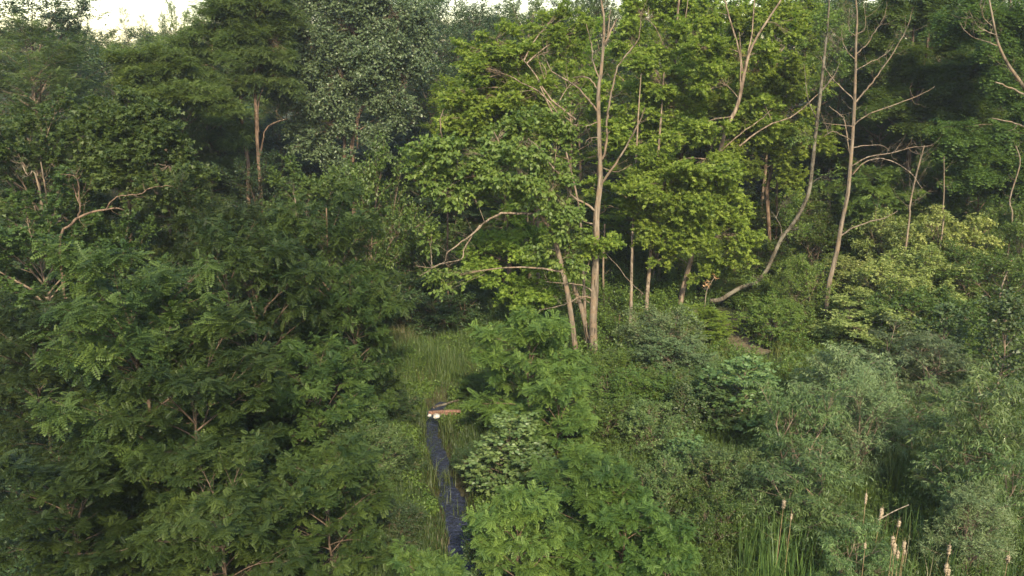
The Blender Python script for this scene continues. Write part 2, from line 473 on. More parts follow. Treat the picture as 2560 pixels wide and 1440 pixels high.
# ------------------------------------------------------------------ setting: ground, creek, path
def grid_sheet(name, xs, ys, zf, mat):
    X, Y = np.meshgrid(xs, ys)
    V = np.stack([X, Y, zf(X, Y)], -1).reshape(-1, 3)
    nx = len(xs); ny = len(ys)
    i = np.arange(ny - 1)[:, None] * nx + np.arange(nx - 1)[None]
    F = np.stack([i, i + 1, i + nx + 1, i + nx], -1).reshape(-1, 4)
    o = bpy.data.objects.new(name, quads_mesh(name, V, F, mat, smooth=True))
    return link(o)
xs = np.concatenate([[-900, -300, -150, -100], np.arange(-60, -10, 2.0), np.arange(-10, 8, .22), np.arange(8, 60, 2.0), [100, 150, 300, 900]])
ys = np.concatenate([[-900, -300, -60, -20, 0, 8], np.arange(12, 42, .25), np.arange(42, 100, 2.0), [110, 130, 160, 220, 400, 900]])
g = grid_sheet('ground', xs, ys, G, M['ground']); tag(g, kind='structure')

def ribbon(name, pts, w, mat, z=None, lift=0.0, nseg=40, seed=1):
    rng = np.random.default_rng(seed)
    pts = np.asarray(pts, float)
    # catmull resample
    t = np.linspace(0, len(pts) - 1, nseg); P = np.stack([np.interp(t, np.arange(len(pts)), pts[:, k]) for k in (0, 1)], 1)
    for _ in range(3): P[1:-1] = (P[:-2] + 2 * P[1:-1] + P[2:]) / 4
    T = nrm(np.gradient(P, axis=0)); Nn = np.stack([-T[:, 1], T[:, 0]], 1)
    K = 7
    ww = w * (1 + .2 * np.sin(np.arange(nseg) * .9) + rng.uniform(-.1, .1, nseg))
    s = np.linspace(-.5, .5, K)
    XY = P[:, None] + Nn[:, None] * s[None, :, None] * ww[:, None, None]
    Z = np.full(XY.shape[:2], z) if z is not None else G(XY[..., 0], XY[..., 1]) + lift
    V = np.concatenate([XY, Z[..., None]], -1).reshape(-1, 3)
    i = np.arange(nseg - 1)[:, None] * K + np.arange(K - 1)[None]
    F = np.stack([i, i + 1, i + K + 1, i + K], -1).reshape(-1, 4)
    o = bpy.data.objects.new(name, quads_mesh(name, V, F, mat, smooth=True))
    return tag(link(o), kind='structure')
ribbon('creek_water', CK, 1.6, M['water'], z=-0.40, nseg=70)

def on_ground(px, py):
    D = 30.0
    for _ in range(60):
        p = W(px, py, D); gz = float(G(p[0], p[1]))
        D += (p[2] - gz) * 1.2
        D = min(max(D, 14), 110)
    p = W(px, py, D)
    return np.array([p[0], p[1], float(G(p[0], p[1]))])

# ------------------------------------------------------------------ tree library
LIB = {}
def lib(kind, n, fn):
    LIB[kind] = []
    for i in range(n):
        H0, R0, (w, l) = fn(i)
        co = np.empty(len(l.vertices) * 3, np.float32); l.vertices.foreach_get('co', co); co = co.reshape(-1, 3)
        LIB[kind].append((float(np.percentile(co[:, 2], 99.6)), float(np.percentile(np.abs(co[:, :2]), 97.5)), (w, l)))
LK = dict
lib('locust', 4, lambda i: (8.0, 2.5, build_tree(100 + i, 8.0, 2.5, LK(tw=6, lf=6, tl=.5, ls=.30, leaf='pinnate', flat=.5, droop=.3, up=1.3, s0=.55, jit=.34),
    crown0=.08, shape='ovoid', n_limbs=30, el=(5, 62), sub_k=2.6, sub_flat=.3, rag=.45, barkm=M['darkbark'], leafm=M['locust'], trunk_r=.07)))
lib('locust_fresh', 3, lambda i: (5.5, 2.0, build_tree(140 + i, 5.5, 2.0, LK(tw=6, lf=5, tl=.42, ls=.31, leaf='pinnate', flat=.5, droop=.3, up=1.3, s0=.5, jit=.34),
    crown0=.06, shape='ovoid', n_limbs=24, el=(5, 62), sub_k=3.0, sub_flat=.3, rag=.4, barkm=M['redbark'], leafm=M['locust_fresh'], trunk_r=.05)))
lib('feathery', 3, lambda i: (15.0, 3.6, build_tree(160 + i, 15.0, 3.6, LK(tw=8, lf=7, tl=.6, ls=.24, leaf='pinnate_small', flat=.22, droop=.15, up=1.5, jit=.3),
    crown0=.30, shape='ovoid', n_limbs=36, el=(0, 55), sub_k=3.0, sub_flat=.18, rag=.4, barkm=M['bark'], leafm=M['feather'], trunk_r=.15)))
lib('maple', 4, lambda i: (13.0, 3.6, build_tree(200 + i, 13.0, 3.6, LK(tw=8, lf=9, tl=.55, ls=.125, leaf='maple', flat=.20, droop=.22, up=1.6, jit=.32),
    crown0=.22, shape='ovoid', n_limbs=34, el=(5, 60), sub_k=3.2, sub_flat=.16, rag=.4, barkm=M['bark'], leafm=M['maple'], trunk_r=.15)))
lib('linden', 2, lambda i: (7.0, 2.5, build_tree(230 + i, 7.0, 2.5, LK(tw=7, lf=8, tl=.5, ls=.13, leaf='heart', flat=.35, droop=.55, up=1.0, jit=.4),
    crown0=.15, shape='round', n_limbs=28, el=(0, 60), sub_k=3.2, barkm=M['bark'], leafm=M['linden'], trunk_r=.1)))
lib('broad', 5, lambda i: (14.0, 4.2, build_tree(260 + i, 14.0, 4.2, LK(tw=8, lf=8, tl=.6, ls=.15, leaf='oval', flat=.5, droop=.35, up=1.1, jit=.45),
    crown0=.18, shape='ovoid', n_limbs=36, el=(5, 65), sub_k=2.8, sub_flat=.35, rag=.45, barkm=M['bark'], leafm=M['mid'], trunk_r=.17)))
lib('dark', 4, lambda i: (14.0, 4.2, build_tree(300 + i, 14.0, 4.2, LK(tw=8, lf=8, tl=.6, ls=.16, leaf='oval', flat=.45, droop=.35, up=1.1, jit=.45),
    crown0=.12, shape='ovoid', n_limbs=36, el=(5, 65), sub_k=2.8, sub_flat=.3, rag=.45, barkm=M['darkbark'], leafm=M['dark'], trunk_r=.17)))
lib('dome', 2, lambda i: (9.0, 3.2, build_tree(330 + i, 9.0, 3.2, LK(tw=8, lf=9, tl=.45, ls=.13, leaf='maple', flat=.4, droop=.3, up=1.2, jit=.42),
    crown0=.10, shape='round', n_limbs=40, el=(0, 68), sub_k=3.6, sub_flat=.3, rag=.22, barkm=M['bark'], leafm=M['mid'], trunk_r=.13)))
lib('willow', 3, lambda i: (4.6, 1.6, build_tree(360 + i, 4.6, 1.6, LK(tw=5, lf=9, tl=.42, ls=.18, leaf='lance', flat=.8, droop=.75, up=.7, jit=.38, s0=.5),
    crown0=.06, shape='round', n_limbs=33, el=(15, 75), sub_k=4.2, sub_flat=.5, rag=.5, stems=3, barkm=M['bark'], leafm=M['willow'], trunk_r=.05)))
lib('greywillow', 2, lambda i: (3.4, 1.5, build_tree(390 + i, 3.4, 1.5, LK(tw=6, lf=10, tl=.4, ls=.13, leaf='lance', flat=1.0, droop=.05, up=.5, jit=.45, s0=.4),
    crown0=.06, shape='round', n_limbs=34, el=(25, 80), sub_k=5.5, sub_flat=.6, rag=.3, stems=4, barkm=M['bark'], leafm=M['greywillow'], trunk_r=.035)))
lib('shrub', 4, lambda i: (3.0, 1.7, build_tree(420 + i, 3.0, 1.7, LK(tw=6, lf=8, tl=.36, ls=.105, leaf='oval', flat=.7, droop=.3, up=.9, jit=.45, s0=.4),
    crown0=.05, shape='round', n_limbs=34, el=(15, 75), sub_k=5, sub_flat=.6, rag=.35, stems=3, barkm=M['bark'], leafm=M['shrub'], trunk_r=.03)))
lib('olive', 3, lambda i: (3.6, 1.8, build_tree(450 + i, 3.6, 1.8, LK(tw=6, lf=8, tl=.34, ls=.13, leaf='oval', flat=.8, droop=.6, up=.8, jit=.42, s0=.5),
    crown0=.05, shape='round', n_limbs=34, el=(20, 80), sub_k=5, sub_flat=.6, rag=.35, stems=4, barkm=M['bark'], leafm=M['olive'], trunk_r=.035)))
lib('aspen', 3, lambda i: (4.6, 0.95, build_tree(480 + i, 4.6, 0.95, LK(tw=5, lf=5, tl=.32, ls=.105, leaf='round', flat=.8, droop=.5, up=.5, jit=.6, s0=.2),
    crown0=.10, shape='column', n_limbs=30, el=(25, 70), sub_k=4, sub_flat=.5, rag=.3, barkm=M['bark'], leafm=M['aspen'], trunk_r=.03)))
lib('pine', 2, lambda i: (14.0, 2.4, build_tree(500 + i, 14.0, 2.4, LK(tw=8, lf=12, tl=.4, ls=.13, leaf='needle', flat=.5, droop=.0, up=.6, jit=.5),
    crown0=.25, shape='cone', n_limbs=50, el=(-5, 45), sub_k=3.2, sub_flat=.2, rag=.3, barkm=M['darkbark'], leafm=M['needle'], trunk_r=.14)))

_used = {}
def plant(name, cat, label, kind, px, top_py, D, wpx, var=None, rot=None, group=None, mat=None, barkm=None, mid=0.5, hmin=None, base=None):
    """a tree whose crown top is at pixel (px, top_py), at forward distance D, crown wpx wide"""
    Hn, Rn, (wm, lm) = LIB[kind][(_used.get(kind, 0) if var is None else var) % len(LIB[kind])]
    _used[kind] = _used.get(kind, 0) + 1
    top = W(px, top_py, D)
    gz = float(G(top[0], D))
    h = max(0.8, top[2] - gz)
    t = math.hypot(D, CAM_H - (top[2] + gz) / 2)
    r = wpx / 2 * t / FPX
    root = bpy.data.objects.new(name, None); link(root)
    root.empty_display_size = .3
    root.location = (top[0], D, gz)
    rnd = random.Random(int(px * 7 + top_py * 13 + D))
    rz = rnd.uniform(0, 2 * PI) if rot is None else rot
    root.rotation_euler = (0, 0, rz)
    sxy = r / Rn; szz = h / (Hn * 1.0)
    for nm, me in (('trunk', wm), ('crown', lm)):
        if mat and nm == 'crown' or barkm and nm == 'trunk':
            key = (me.name, mat if nm == 'crown' else barkm)
            if key not in _MC:
                c = me.copy(); c.materials.clear(); c.materials.append(M[mat if nm == 'crown' else barkm]); _MC[key] = c
            me = _MC[key]
        o = bpy.data.objects.new(nm, me); link(o, root)
        o.scale = (sxy, sxy, szz)
    tag(root, label, cat, group)
    return root
_MC = {}

exec_tables = True
# name, category, label, kind, px, top_y, D, width px, extra
TR = [
 # --- nearest young locusts, left
 ('locust_tree', 'tree', 'big young locust filling the lower left corner, feathery leaves, top beside the dark hollow', 'locust', 300, 600, 19, 470, {}),
 ('locust_tree', 'tree', 'young locust with bright top just right of the dark hollow at left', 'locust', 545, 450, 26, 270, {}),
 ('locust_tree', 'tree', 'tall narrow locust in the middle of the left half, thin reddish stem showing', 'locust', 815, 470, 27, 330, {}),
 ('locust_tree', 'tree', 'dark locust between the corner locust and the thin reddish stem', 'locust', 640, 560, 23, 330, {}),
 ('locust_tree', 'tree', 'dark green locust leaning over the left edge of the grass clearing', 'locust', 865, 650, 25, 220, {}),
 ('locust_tree', 'tree', 'low locust under the dark hollow, in front of the corner locust', 'locust', 470, 800, 17.5, 420, {}),
 ('locust_tree', 'tree', 'dark shaded locust left of the creek, above the grey-green willow bush', 'locust', 790, 860, 21, 300, {}),
 ('locust_tree', 'tree', 'low bright locust at the bottom edge left of the creek', 'locust', 800, 1130, 16, 300, {}),
 ('locust_tree', 'tree', 'small locust at the bottom edge between corner locust and creek', 'locust', 560, 1150, 14.5, 360, {}),
 ('locust_tree', 'tree', 'small locust at the very bottom left corner', 'locust', 130, 1090, 15.5, 400, {}),
 ('locust_tree', 'tree', 'dark locust at the left edge, behind the corner locust', 'locust', 60, 740, 22, 330, {}),
 ('locust_tree', 'tree', 'locust with a yellow-green top between the left dome tree and the clearing', 'locust', 700, 540, 30, 260, {}),
 # --- bottom centre fresh locusts
 ('locust_tree', 'tree', 'bright bushy locust in front of the tall dead-topped tree', 'locust_fresh', 1330, 775, 25, 270, {}),
 ('locust_tree', 'tree', 'fresh green locust with a bare reddish stem, right of the creek', 'locust_fresh', 1395, 930, 22, 210, {}),
 ('locust_tree', 'tree', 'fresh green locust at the bottom centre right of the creek', 'locust_fresh', 1480, 1130, 17, 270, {}),
 ('locust_tree', 'tree', 'fresh green locust at the bottom edge beside the creek mouth', 'locust_fresh', 1300, 1215, 15.5, 230, {}),
 ('locust_tree', 'tree', 'fresh green locust rising from the bottom edge, right of centre', 'locust_fresh', 1560, 1220, 16, 240, {}),
 ('locust_tree', 'tree', 'blue-green low locust at the bottom edge next to the tall grass', 'locust_fresh', 1670, 1320, 15, 170, {}),
 ('locust_tree', 'tree', 'low locust overlapping the right bank of the creek', 'locust_fresh', 1215, 960, 28.5, 120, {}),
 ('locust_tree', 'tree', 'low yellow-green locust at the bottom edge under the creek', 'locust_fresh', 1080, 1385, 13.6, 200, {}),
 # --- centre bottom shrubs
 ('willow_bush', 'bush', 'dark grey-green willow bush left of the creek', 'greywillow', 890, 1045, 20.5, 250, dict(mat='willow')),
 ('poplar_sapling', 'sapling', 'leafy poplar sapling with large round leaves beside the creek', 'aspen', 1255, 1045, 20.5, 190, {}),
 ('poplar_sapling', 'sapling', 'second round-leaved sapling right of the creek, with darker leaves', 'aspen', 1330, 1120, 20, 150, {}),
 ('poplar_sapling', 'sapling', 'small brownish round-leaved sapling on the creek edge', 'aspen', 1195, 1290, 17, 70, {}),
 # --- bottom right
 ('poplar_sapling', 'sapling', 'slender round-leaved poplar sapling at the left of the sapling group', 'aspen', 1712, 955, 24, 80, {}),
 ('poplar_sapling', 'sapling', 'round-leaved poplar sapling in the middle of the sapling group', 'aspen', 1790, 940, 25, 130, {}),
 ('poplar_sapling', 'sapling', 'broad round-leaved poplar sapling next to the big willow bush', 'aspen', 1870, 900, 25, 180, {}),
 ('poplar_sapling', 'sapling', 'low pale round-leaved sapling in the tall grass', 'aspen', 1715, 1080, 21, 130, {}),
 ('willow_bush', 'bush', 'tall bright willow bush standing over the cattails', 'willow', 2010, 945, 21, 230, {}),
 ('willow_bush', 'bush', 'broad willow bush hanging over the first cattail', 'willow', 2000, 1090, 18.8, 290, {}),
 ('willow_bush', 'bush', 'pale fine-leaved willow bush between the two big willows', 'greywillow', 2170, 915, 22, 190, {}),
 ('willow_bush', 'bush', 'grey-green willow bush behind the tall bright willow', 'willow', 2060, 850, 26, 250, dict(mat='greywillow')),
 ('willow_bush', 'bush', 'arching willow bush with grey shimmer in the middle right', 'willow', 2290, 815, 27, 270, dict(mat='greywillow')),
 ('willow_bush', 'bush', 'dark willow bush above the dark reed gap', 'willow', 2320, 960, 23, 200, {}),
 ('willow_bush', 'bush', 'tall willow bush with long leaves at the right edge', 'willow', 2490, 910, 19.5, 300, {}),
 ('willow_bush', 'bush', 'lower part of willow growth at the right edge, above the grey bush', 'willow', 2500, 1060, 18, 250, {}),
 ('willow_bush', 'bush', 'low willow bush among the cattails', 'willow', 2160, 1320, 15.6, 190, {}),
 ('willow_bush', 'bush', 'small silvery grey willow bush in the lower right corner', 'greywillow', 2470, 1235, 16.5, 190, {}),
 ('poplar_sapling', 'sapling', 'round-leaved sapling behind the willows at the right edge', 'aspen', 2530, 740, 26, 150, {}),
 ('poplar_sapling', 'sapling', 'round-leaved sapling between the bright shrubs and the arching willow', 'aspen', 2375, 760, 28, 110, {}),
 # --- slope shrubs right, bright
 ('elder_shrub', 'shrub', 'bright yellow-green shrub at the foot of the bare leafless tree', 'olive', 2140, 640, 37, 200, {}),
 ('elder_shrub', 'shrub', 'bright yellow-green shrub under the low side branch of the bare tree', 'olive', 2250, 530, 39, 190, {}),
 ('elder_shrub', 'shrub', 'brightest creamy-tipped shrub at the upper right of the shrub bank', 'olive', 2400, 520, 38, 200, {}),
 ('elder_shrub', 'shrub', 'yellow-green shrub in the middle of the shrub bank', 'olive', 2330, 610, 36, 230, {}),
 ('elder_shrub', 'shrub', 'creamy-tipped shrub left of the dark gap in the shrub bank', 'olive', 2250, 660, 34.5, 230, {}),
 ('elder_shrub', 'shrub', 'yellow-green shrub directly above the arching willow', 'olive', 2180, 740, 33, 240, {}),
 ('elder_shrub', 'shrub', 'low yellow-green shrub right of the earth path', 'olive', 1930, 740, 34, 150, dict(mat='shrub')),
 ('elder_shrub', 'shrub', 'low green shrub above the arching willow, right side', 'olive', 2330, 720, 32, 230, dict(mat='shrub')),
 ('elder_shrub', 'shrub', 'dark green shrub at the right edge above the willows', 'shrub', 2480, 620, 35, 230, {}),
 ('elder_shrub', 'shrub', 'leafy shrub at the upper right edge of the shrub bank', 'shrub', 2530, 520, 37, 190, {}),
 ('viburnum_shrub', 'shrub', 'dark glossy green shrub just left of the bare tree foot', 'shrub', 2010, 640, 36, 130, dict(mat='linden')),
 ('viburnum_shrub', 'shrub', 'brownish-green shrub behind the curved leaning trunk', 'shrub', 1960, 480, 46, 230, {}),
 ('viburnum_shrub', 'shrub', 'green shrub right behind the curved leaning trunk', 'shrub', 2050, 540, 42, 200, {}),
 ('viburnum_shrub', 'shrub', 'dark shrub in the bend of the leaning trunk', 'shrub', 1860, 590, 42, 200, {}),
 ('viburnum_shrub', 'shrub', 'low dark shrub above the earth path', 'shrub', 1860, 700, 39, 150, {}),
 ('maple_sapling', 'sapling', 'bright low maple sapling left of the earth path', 'dome', 1765, 770, 34, 130, dict(mat='maple')),
 ('autumn_olive', 'shrub', 'blue-grey shrub right of the slim pale trunks', 'shrub', 1640, 765, 31.5, 200, dict(mat='greywillow')),
 ('autumn_olive', 'shrub', 'blue-grey shrub below the bright maple sapling', 'shrub', 1700, 840, 29.5, 200, dict(mat='greywillow')),
 ('thicket_bush', 'bush', 'green bush right of the tall tree foot', 'shrub', 1540, 880, 29, 190, {}),
 ('thicket_bush', 'bush', 'dark bush right of the reddish stem', 'shrub', 1590, 930, 26, 240, {}),
 ('thicket_bush', 'bush', 'low green bush left of the slender sapling', 'shrub', 1660, 930, 26, 170, {}),
 ('thicket_bush', 'bush', 'green bush between the sapling group and the earth path', 'shrub', 1800, 925, 27, 170, dict(mat='willow')),
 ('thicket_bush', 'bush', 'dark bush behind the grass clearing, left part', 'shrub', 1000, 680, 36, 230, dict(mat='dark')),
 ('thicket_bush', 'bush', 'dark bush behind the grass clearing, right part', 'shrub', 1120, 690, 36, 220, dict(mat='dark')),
 ('thicket_bush', 'bush', 'bush at the back of the grass clearing below the drooping dead twigs', 'shrub', 1060, 560, 39, 260, {}),
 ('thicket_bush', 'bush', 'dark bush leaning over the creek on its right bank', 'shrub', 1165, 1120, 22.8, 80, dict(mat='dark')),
 ('thicket_bush', 'bush', 'dark green bush directly right of the bare reddish stem', 'shrub', 1540, 990, 24, 170, {}),
 ('thicket_bush', 'bush', 'bush with narrow leaves above the fresh bottom locusts', 'shrub', 1620, 1010, 23, 170, dict(mat='willow')),
 ('thicket_bush', 'bush', 'low leafy bush below the pale sapling in the tall grass', 'shrub', 1640, 1150, 19.5, 150, dict(mat='willow')),
 ('thicket_bush', 'bush', 'low leafy bush between the pale sapling and the broad willow', 'shrub', 1810, 1110, 20, 170, dict(mat='willow')),
 ('thicket_bush', 'bush', 'dark leafy bush in the grass left of the first cattail', 'shrub', 1790, 1230, 18, 150, {}),
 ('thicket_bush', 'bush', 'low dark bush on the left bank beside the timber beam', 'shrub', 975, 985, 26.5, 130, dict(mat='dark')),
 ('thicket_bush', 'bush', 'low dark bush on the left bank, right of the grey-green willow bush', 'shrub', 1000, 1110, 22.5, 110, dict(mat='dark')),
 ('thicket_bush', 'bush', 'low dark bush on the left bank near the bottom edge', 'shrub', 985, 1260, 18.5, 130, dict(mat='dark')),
 # --- left middle
 ('dome_tree', 'tree', 'rounded tree at the left edge below the dark tall trees', 'dome', 60, 240, 31, 330, {}),
 ('broadleaf_tree', 'tree', 'dark leafy tree at the left edge below the bent bare branch', 'dome', 90, 440, 27, 330, {}),
 ('broadleaf_tree', 'tree', 'leafy tree under the bent bare branch', 'dome', 290, 530, 29, 200, {}),
 ('broadleaf_tree', 'tree', 'leafy tree right of the dome-shaped tree', 'dome', 430, 390, 33, 200, dict(mat='dome')),
 ('broadleaf_tree', 'tree', 'tall broad tree in the upper left, in front of the dark ones', 'feathery', 110, 60, 42, 420, {}),
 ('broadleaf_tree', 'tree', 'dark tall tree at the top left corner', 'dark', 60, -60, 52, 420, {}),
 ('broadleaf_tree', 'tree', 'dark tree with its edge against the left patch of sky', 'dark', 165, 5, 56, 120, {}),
 ('broadleaf_tree', 'tree', 'bluish tree below the left patch of sky', 'broad', 250, 70, 66, 220, {}),
 ('spruce_tree', 'tree', 'small pointed conifer standing against the left patch of sky', 'pine', 315, 18, 72, 70, {}),
 ('spruce_tree', 'tree', 'lower conifer right of the pointed conifer on the skyline', 'pine', 362, 35, 74, 60, {}),
 ('spruce_tree', 'tree', 'conifer on the skyline near the airy crown', 'pine', 400, 34, 73, 60, {}),
 ('broadleaf_tree', 'tree', 'bluish tree behind the layered crown, under the conifers', 'broad', 350, 90, 60, 260, {}),
 ('broadleaf_tree', 'tree', 'airy tree against the sky right of the conifers', 'broad', 450, -5, 64, 120, {}),
 ('broadleaf_tree', 'tree', 'layered tree with flat sprays right of the dome-shaped tree', 'feathery', 400, 150, 44, 260, {}),
 ('black_locust_tree', 'tree', 'feathery tree with flat branches left of the slim trunks', 'feathery', 500, 130, 48, 260, {}),
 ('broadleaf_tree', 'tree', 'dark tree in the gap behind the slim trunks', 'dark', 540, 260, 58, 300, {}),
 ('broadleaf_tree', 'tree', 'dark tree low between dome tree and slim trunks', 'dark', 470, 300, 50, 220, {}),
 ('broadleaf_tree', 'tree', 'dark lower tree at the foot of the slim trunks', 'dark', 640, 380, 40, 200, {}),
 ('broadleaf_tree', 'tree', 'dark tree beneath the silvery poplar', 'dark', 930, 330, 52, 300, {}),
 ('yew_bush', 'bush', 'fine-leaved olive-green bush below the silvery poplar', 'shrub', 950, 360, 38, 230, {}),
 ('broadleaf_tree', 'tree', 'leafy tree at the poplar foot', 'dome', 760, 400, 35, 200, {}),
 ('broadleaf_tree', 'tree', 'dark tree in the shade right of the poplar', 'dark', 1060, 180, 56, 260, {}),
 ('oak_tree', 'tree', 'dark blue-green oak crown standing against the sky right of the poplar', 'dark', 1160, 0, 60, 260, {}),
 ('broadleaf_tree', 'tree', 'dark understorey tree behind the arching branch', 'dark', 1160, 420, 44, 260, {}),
 # --- top centre, right
 ('maple_tree', 'tree', 'rounded light maple crown between the poplar and the linden, at the back', 'maple', 1130, 160, 50, 200, {}),
 ('maple_tree', 'tree', 'maple behind the fan of thin upright stems', 'maple', 1250, 110, 48, 260, {}),
 ('maple_tree', 'tree', 'maple close behind the bare top of the tallest pale tree', 'maple', 1430, 50, 49, 240, {}),
 ('maple_tree', 'tree', 'maple filling the space between the dead top and the next maple trunk', 'maple', 1600, 20, 50, 240, {}),
 ('maple_tree', 'tree', 'maple behind the forked trunk, reaching the top edge', 'maple', 1800, -60, 51, 280, {}),
 ('maple_tree', 'tree', 'maple between the forked trunk and the crooked grey tree, at the top edge', 'maple', 1960, -50, 52, 240, dict(mat='linden')),
 ('maple_tree', 'tree', 'low maple in the shade just right of the dead-topped tree', 'maple', 1590, 330, 43, 220, {}),
 ('maple_tree', 'tree', 'low maple hanging behind the two slim pale trunks', 'maple', 1660, 430, 42, 200, dict(mat='linden')),
 ('maple_tree', 'tree', 'low maple behind the linden crown', 'maple', 1330, 380, 42, 260, dict(mat='linden')),
 ('feathery_tree', 'tree', 'light feathery tree right behind the double dark trunk', 'feathery', 2350, 70, 47, 300, dict(mat='ashleaf')),
 ('feathery_tree', 'tree', 'light feathery tree between the bare tree and the double dark trunk', 'feathery', 2215, 130, 48, 220, dict(mat='ashleaf')),
 ('feathery_tree', 'tree', 'light feathery tree under the top right bare limbs', 'feathery', 2480, 120, 46, 260, dict(mat='ashleaf')),
 ('feathery_tree', 'tree', 'feathery green tree behind the top of the bare tree', 'feathery', 2130, -20, 50, 240, {}),
 ('feathery_tree', 'tree', 'feathery green tree left of the top right bare limbs', 'feathery', 2400, -40, 52, 260, {}),
 ('maple_tree', 'tree', 'sparse tree against the sky above the light green maple', 'broad', 1320, -10, 62, 160, {}),
 ('maple_tree', 'tree', 'sparse tree against the sky right of the dead top', 'broad', 1460, -30, 62, 150, {}),
 ('broadleaf_tree', 'tree', 'dark tree at the back right of the forked trunk', 'dark', 1700, 20, 60, 300, {}),
 ('broadleaf_tree', 'tree', 'dark tree behind the bare leafless tree', 'dark', 2080, -60, 60, 320, {}),
 ('broadleaf_tree', 'tree', 'dark tree behind the double dark trunk', 'dark', 2260, -60, 60, 320, {}),
 ('broadleaf_tree', 'tree', 'dark tree at the back near the top right corner', 'dark', 2440, -80, 62, 340, {}),
 ('broadleaf_tree', 'tree', 'dark tree at the top right corner', 'dark', 2600, -60, 58, 300, {}),
 ('ash_sapling', 'sapling', 'low bright ash sapling behind the bright shrubs', 'locust_fresh', 2200, 420, 42, 200, {}),
 ('ash_sapling', 'sapling', 'low ash sapling under the feathery tree at right', 'locust_fresh', 2330, 400, 43, 190, {}),
 ('ash_sapling', 'sapling', 'ash sapling near the right edge above the shrub bank', 'locust_fresh', 2470, 400, 42, 220, {}),
]
for nm, cat, lab, kind, px, ty, D, wpx, ex in TR:
    plant(nm, cat, lab, kind, px, ty, D, wpx, **ex)
#TABLE_END
rf = random.Random(5)
FAR = [  # photo columns, top rows, distance, kinds
 (-60, 520, 55, 110, 70, 88, 12, ('broad', 'dark', 'feathery'), 'bluish tree of the far wood under the left patch of sky'),
 (540, 1080, -70, 30, 62, 80, 14, ('broad', 'dark', 'dark', 'feathery'), 'shaded tree of the far wood behind the feathery trees and the poplar'),
 (1090, 1560, -40, 50, 62, 80, 14, ('dark', 'broad', 'dark'), 'tree of the far wood, sky glinting through, behind the dead-topped tree'),
 (1560, 2660, -60, 60, 62, 82, 20, ('dark', 'dark', 'broad'), 'dark tree of the far wood on the slope at right'),
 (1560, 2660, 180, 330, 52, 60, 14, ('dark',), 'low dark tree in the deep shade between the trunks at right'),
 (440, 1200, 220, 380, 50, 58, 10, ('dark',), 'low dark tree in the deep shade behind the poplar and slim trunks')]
for (a, b, ta, tb_, d0, d1, n, kinds, lab) in FAR:
    for i in range(n):
        px = a + (b - a) * (i + rf.uniform(.2, .8)) / n
        plant('broadleaf_tree', 'tree', lab, rf.choice(kinds), px, rf.uniform(ta, tb_), rf.uniform(d0, d1), rf.uniform(150, 230) if d0 > 61 else rf.uniform(170, 240), group=lab.replace('tree', 'trees', 1))

# ------------------------------------------------------------------ trees modelled one by one
def smooth_poly(P, k=4):
    P = np.asarray(P, float)
    if len(P) < 3: 
        t = np.linspace(0, 1, k + 1)[:, None]; return P[0] * (1 - t) + P[-1] * t
    Q = np.vstack([2 * P[0] - P[1], P, 2 * P[-1] - P[-2]]); out = []
    for i in range(1, len(Q) - 2):
        for t in np.linspace(0, 1, k, endpoint=False):
            a, b, c, d = Q[i - 1], Q[i], Q[i + 1], Q[i + 2]
            out.append(0.5 * (2 * b + (c - a) * t + (2 * a - 5 * b + 4 * c - d) * t * t + (3 * b - a - 3 * c + d) * t ** 3))
    out.append(P[-1])
    return np.array(out)

def dead_twigs(tb, rng, poly, n, lmin, lmax, r=0.008, t0=0.15, up=0.5, rec=1, side=None):
    for _ in range(n):
        p = along(poly, rng.uniform(t0, 1))
        i = min(len(poly) - 2, int(rng.uniform(t0, 1) * (len(poly) - 1)))
        d = nrm(poly[i + 1] - poly[i]); v = nrm(rng.standard_normal(3)); v = nrm(v - d * v.dot(d) * .8)
        if side is not None: v = nrm(v + side)
        L = rng.uniform(lmin, lmax)
        e = p + (v * .75 + d * .4) * L + np.array([0, 0, up * L * .5])
        c = p + (v * .6 + d * .15) * L * .5 - np.array([0, 0, up * .12 * L])
        q = bez(p, c, e, 5) + rng.standard_normal((5, 3)) * 0.02 * L * np.linspace(0, 1, 5)[:, None]
        tb.add(q, np.linspace(r, 0.0025, 5), 4)
        if rec and L > .35:
            dead_twigs(tb, rng, q, rng.integers(1, 4), L * .2, L * .5, r * .5, .25, up, rec - 1)

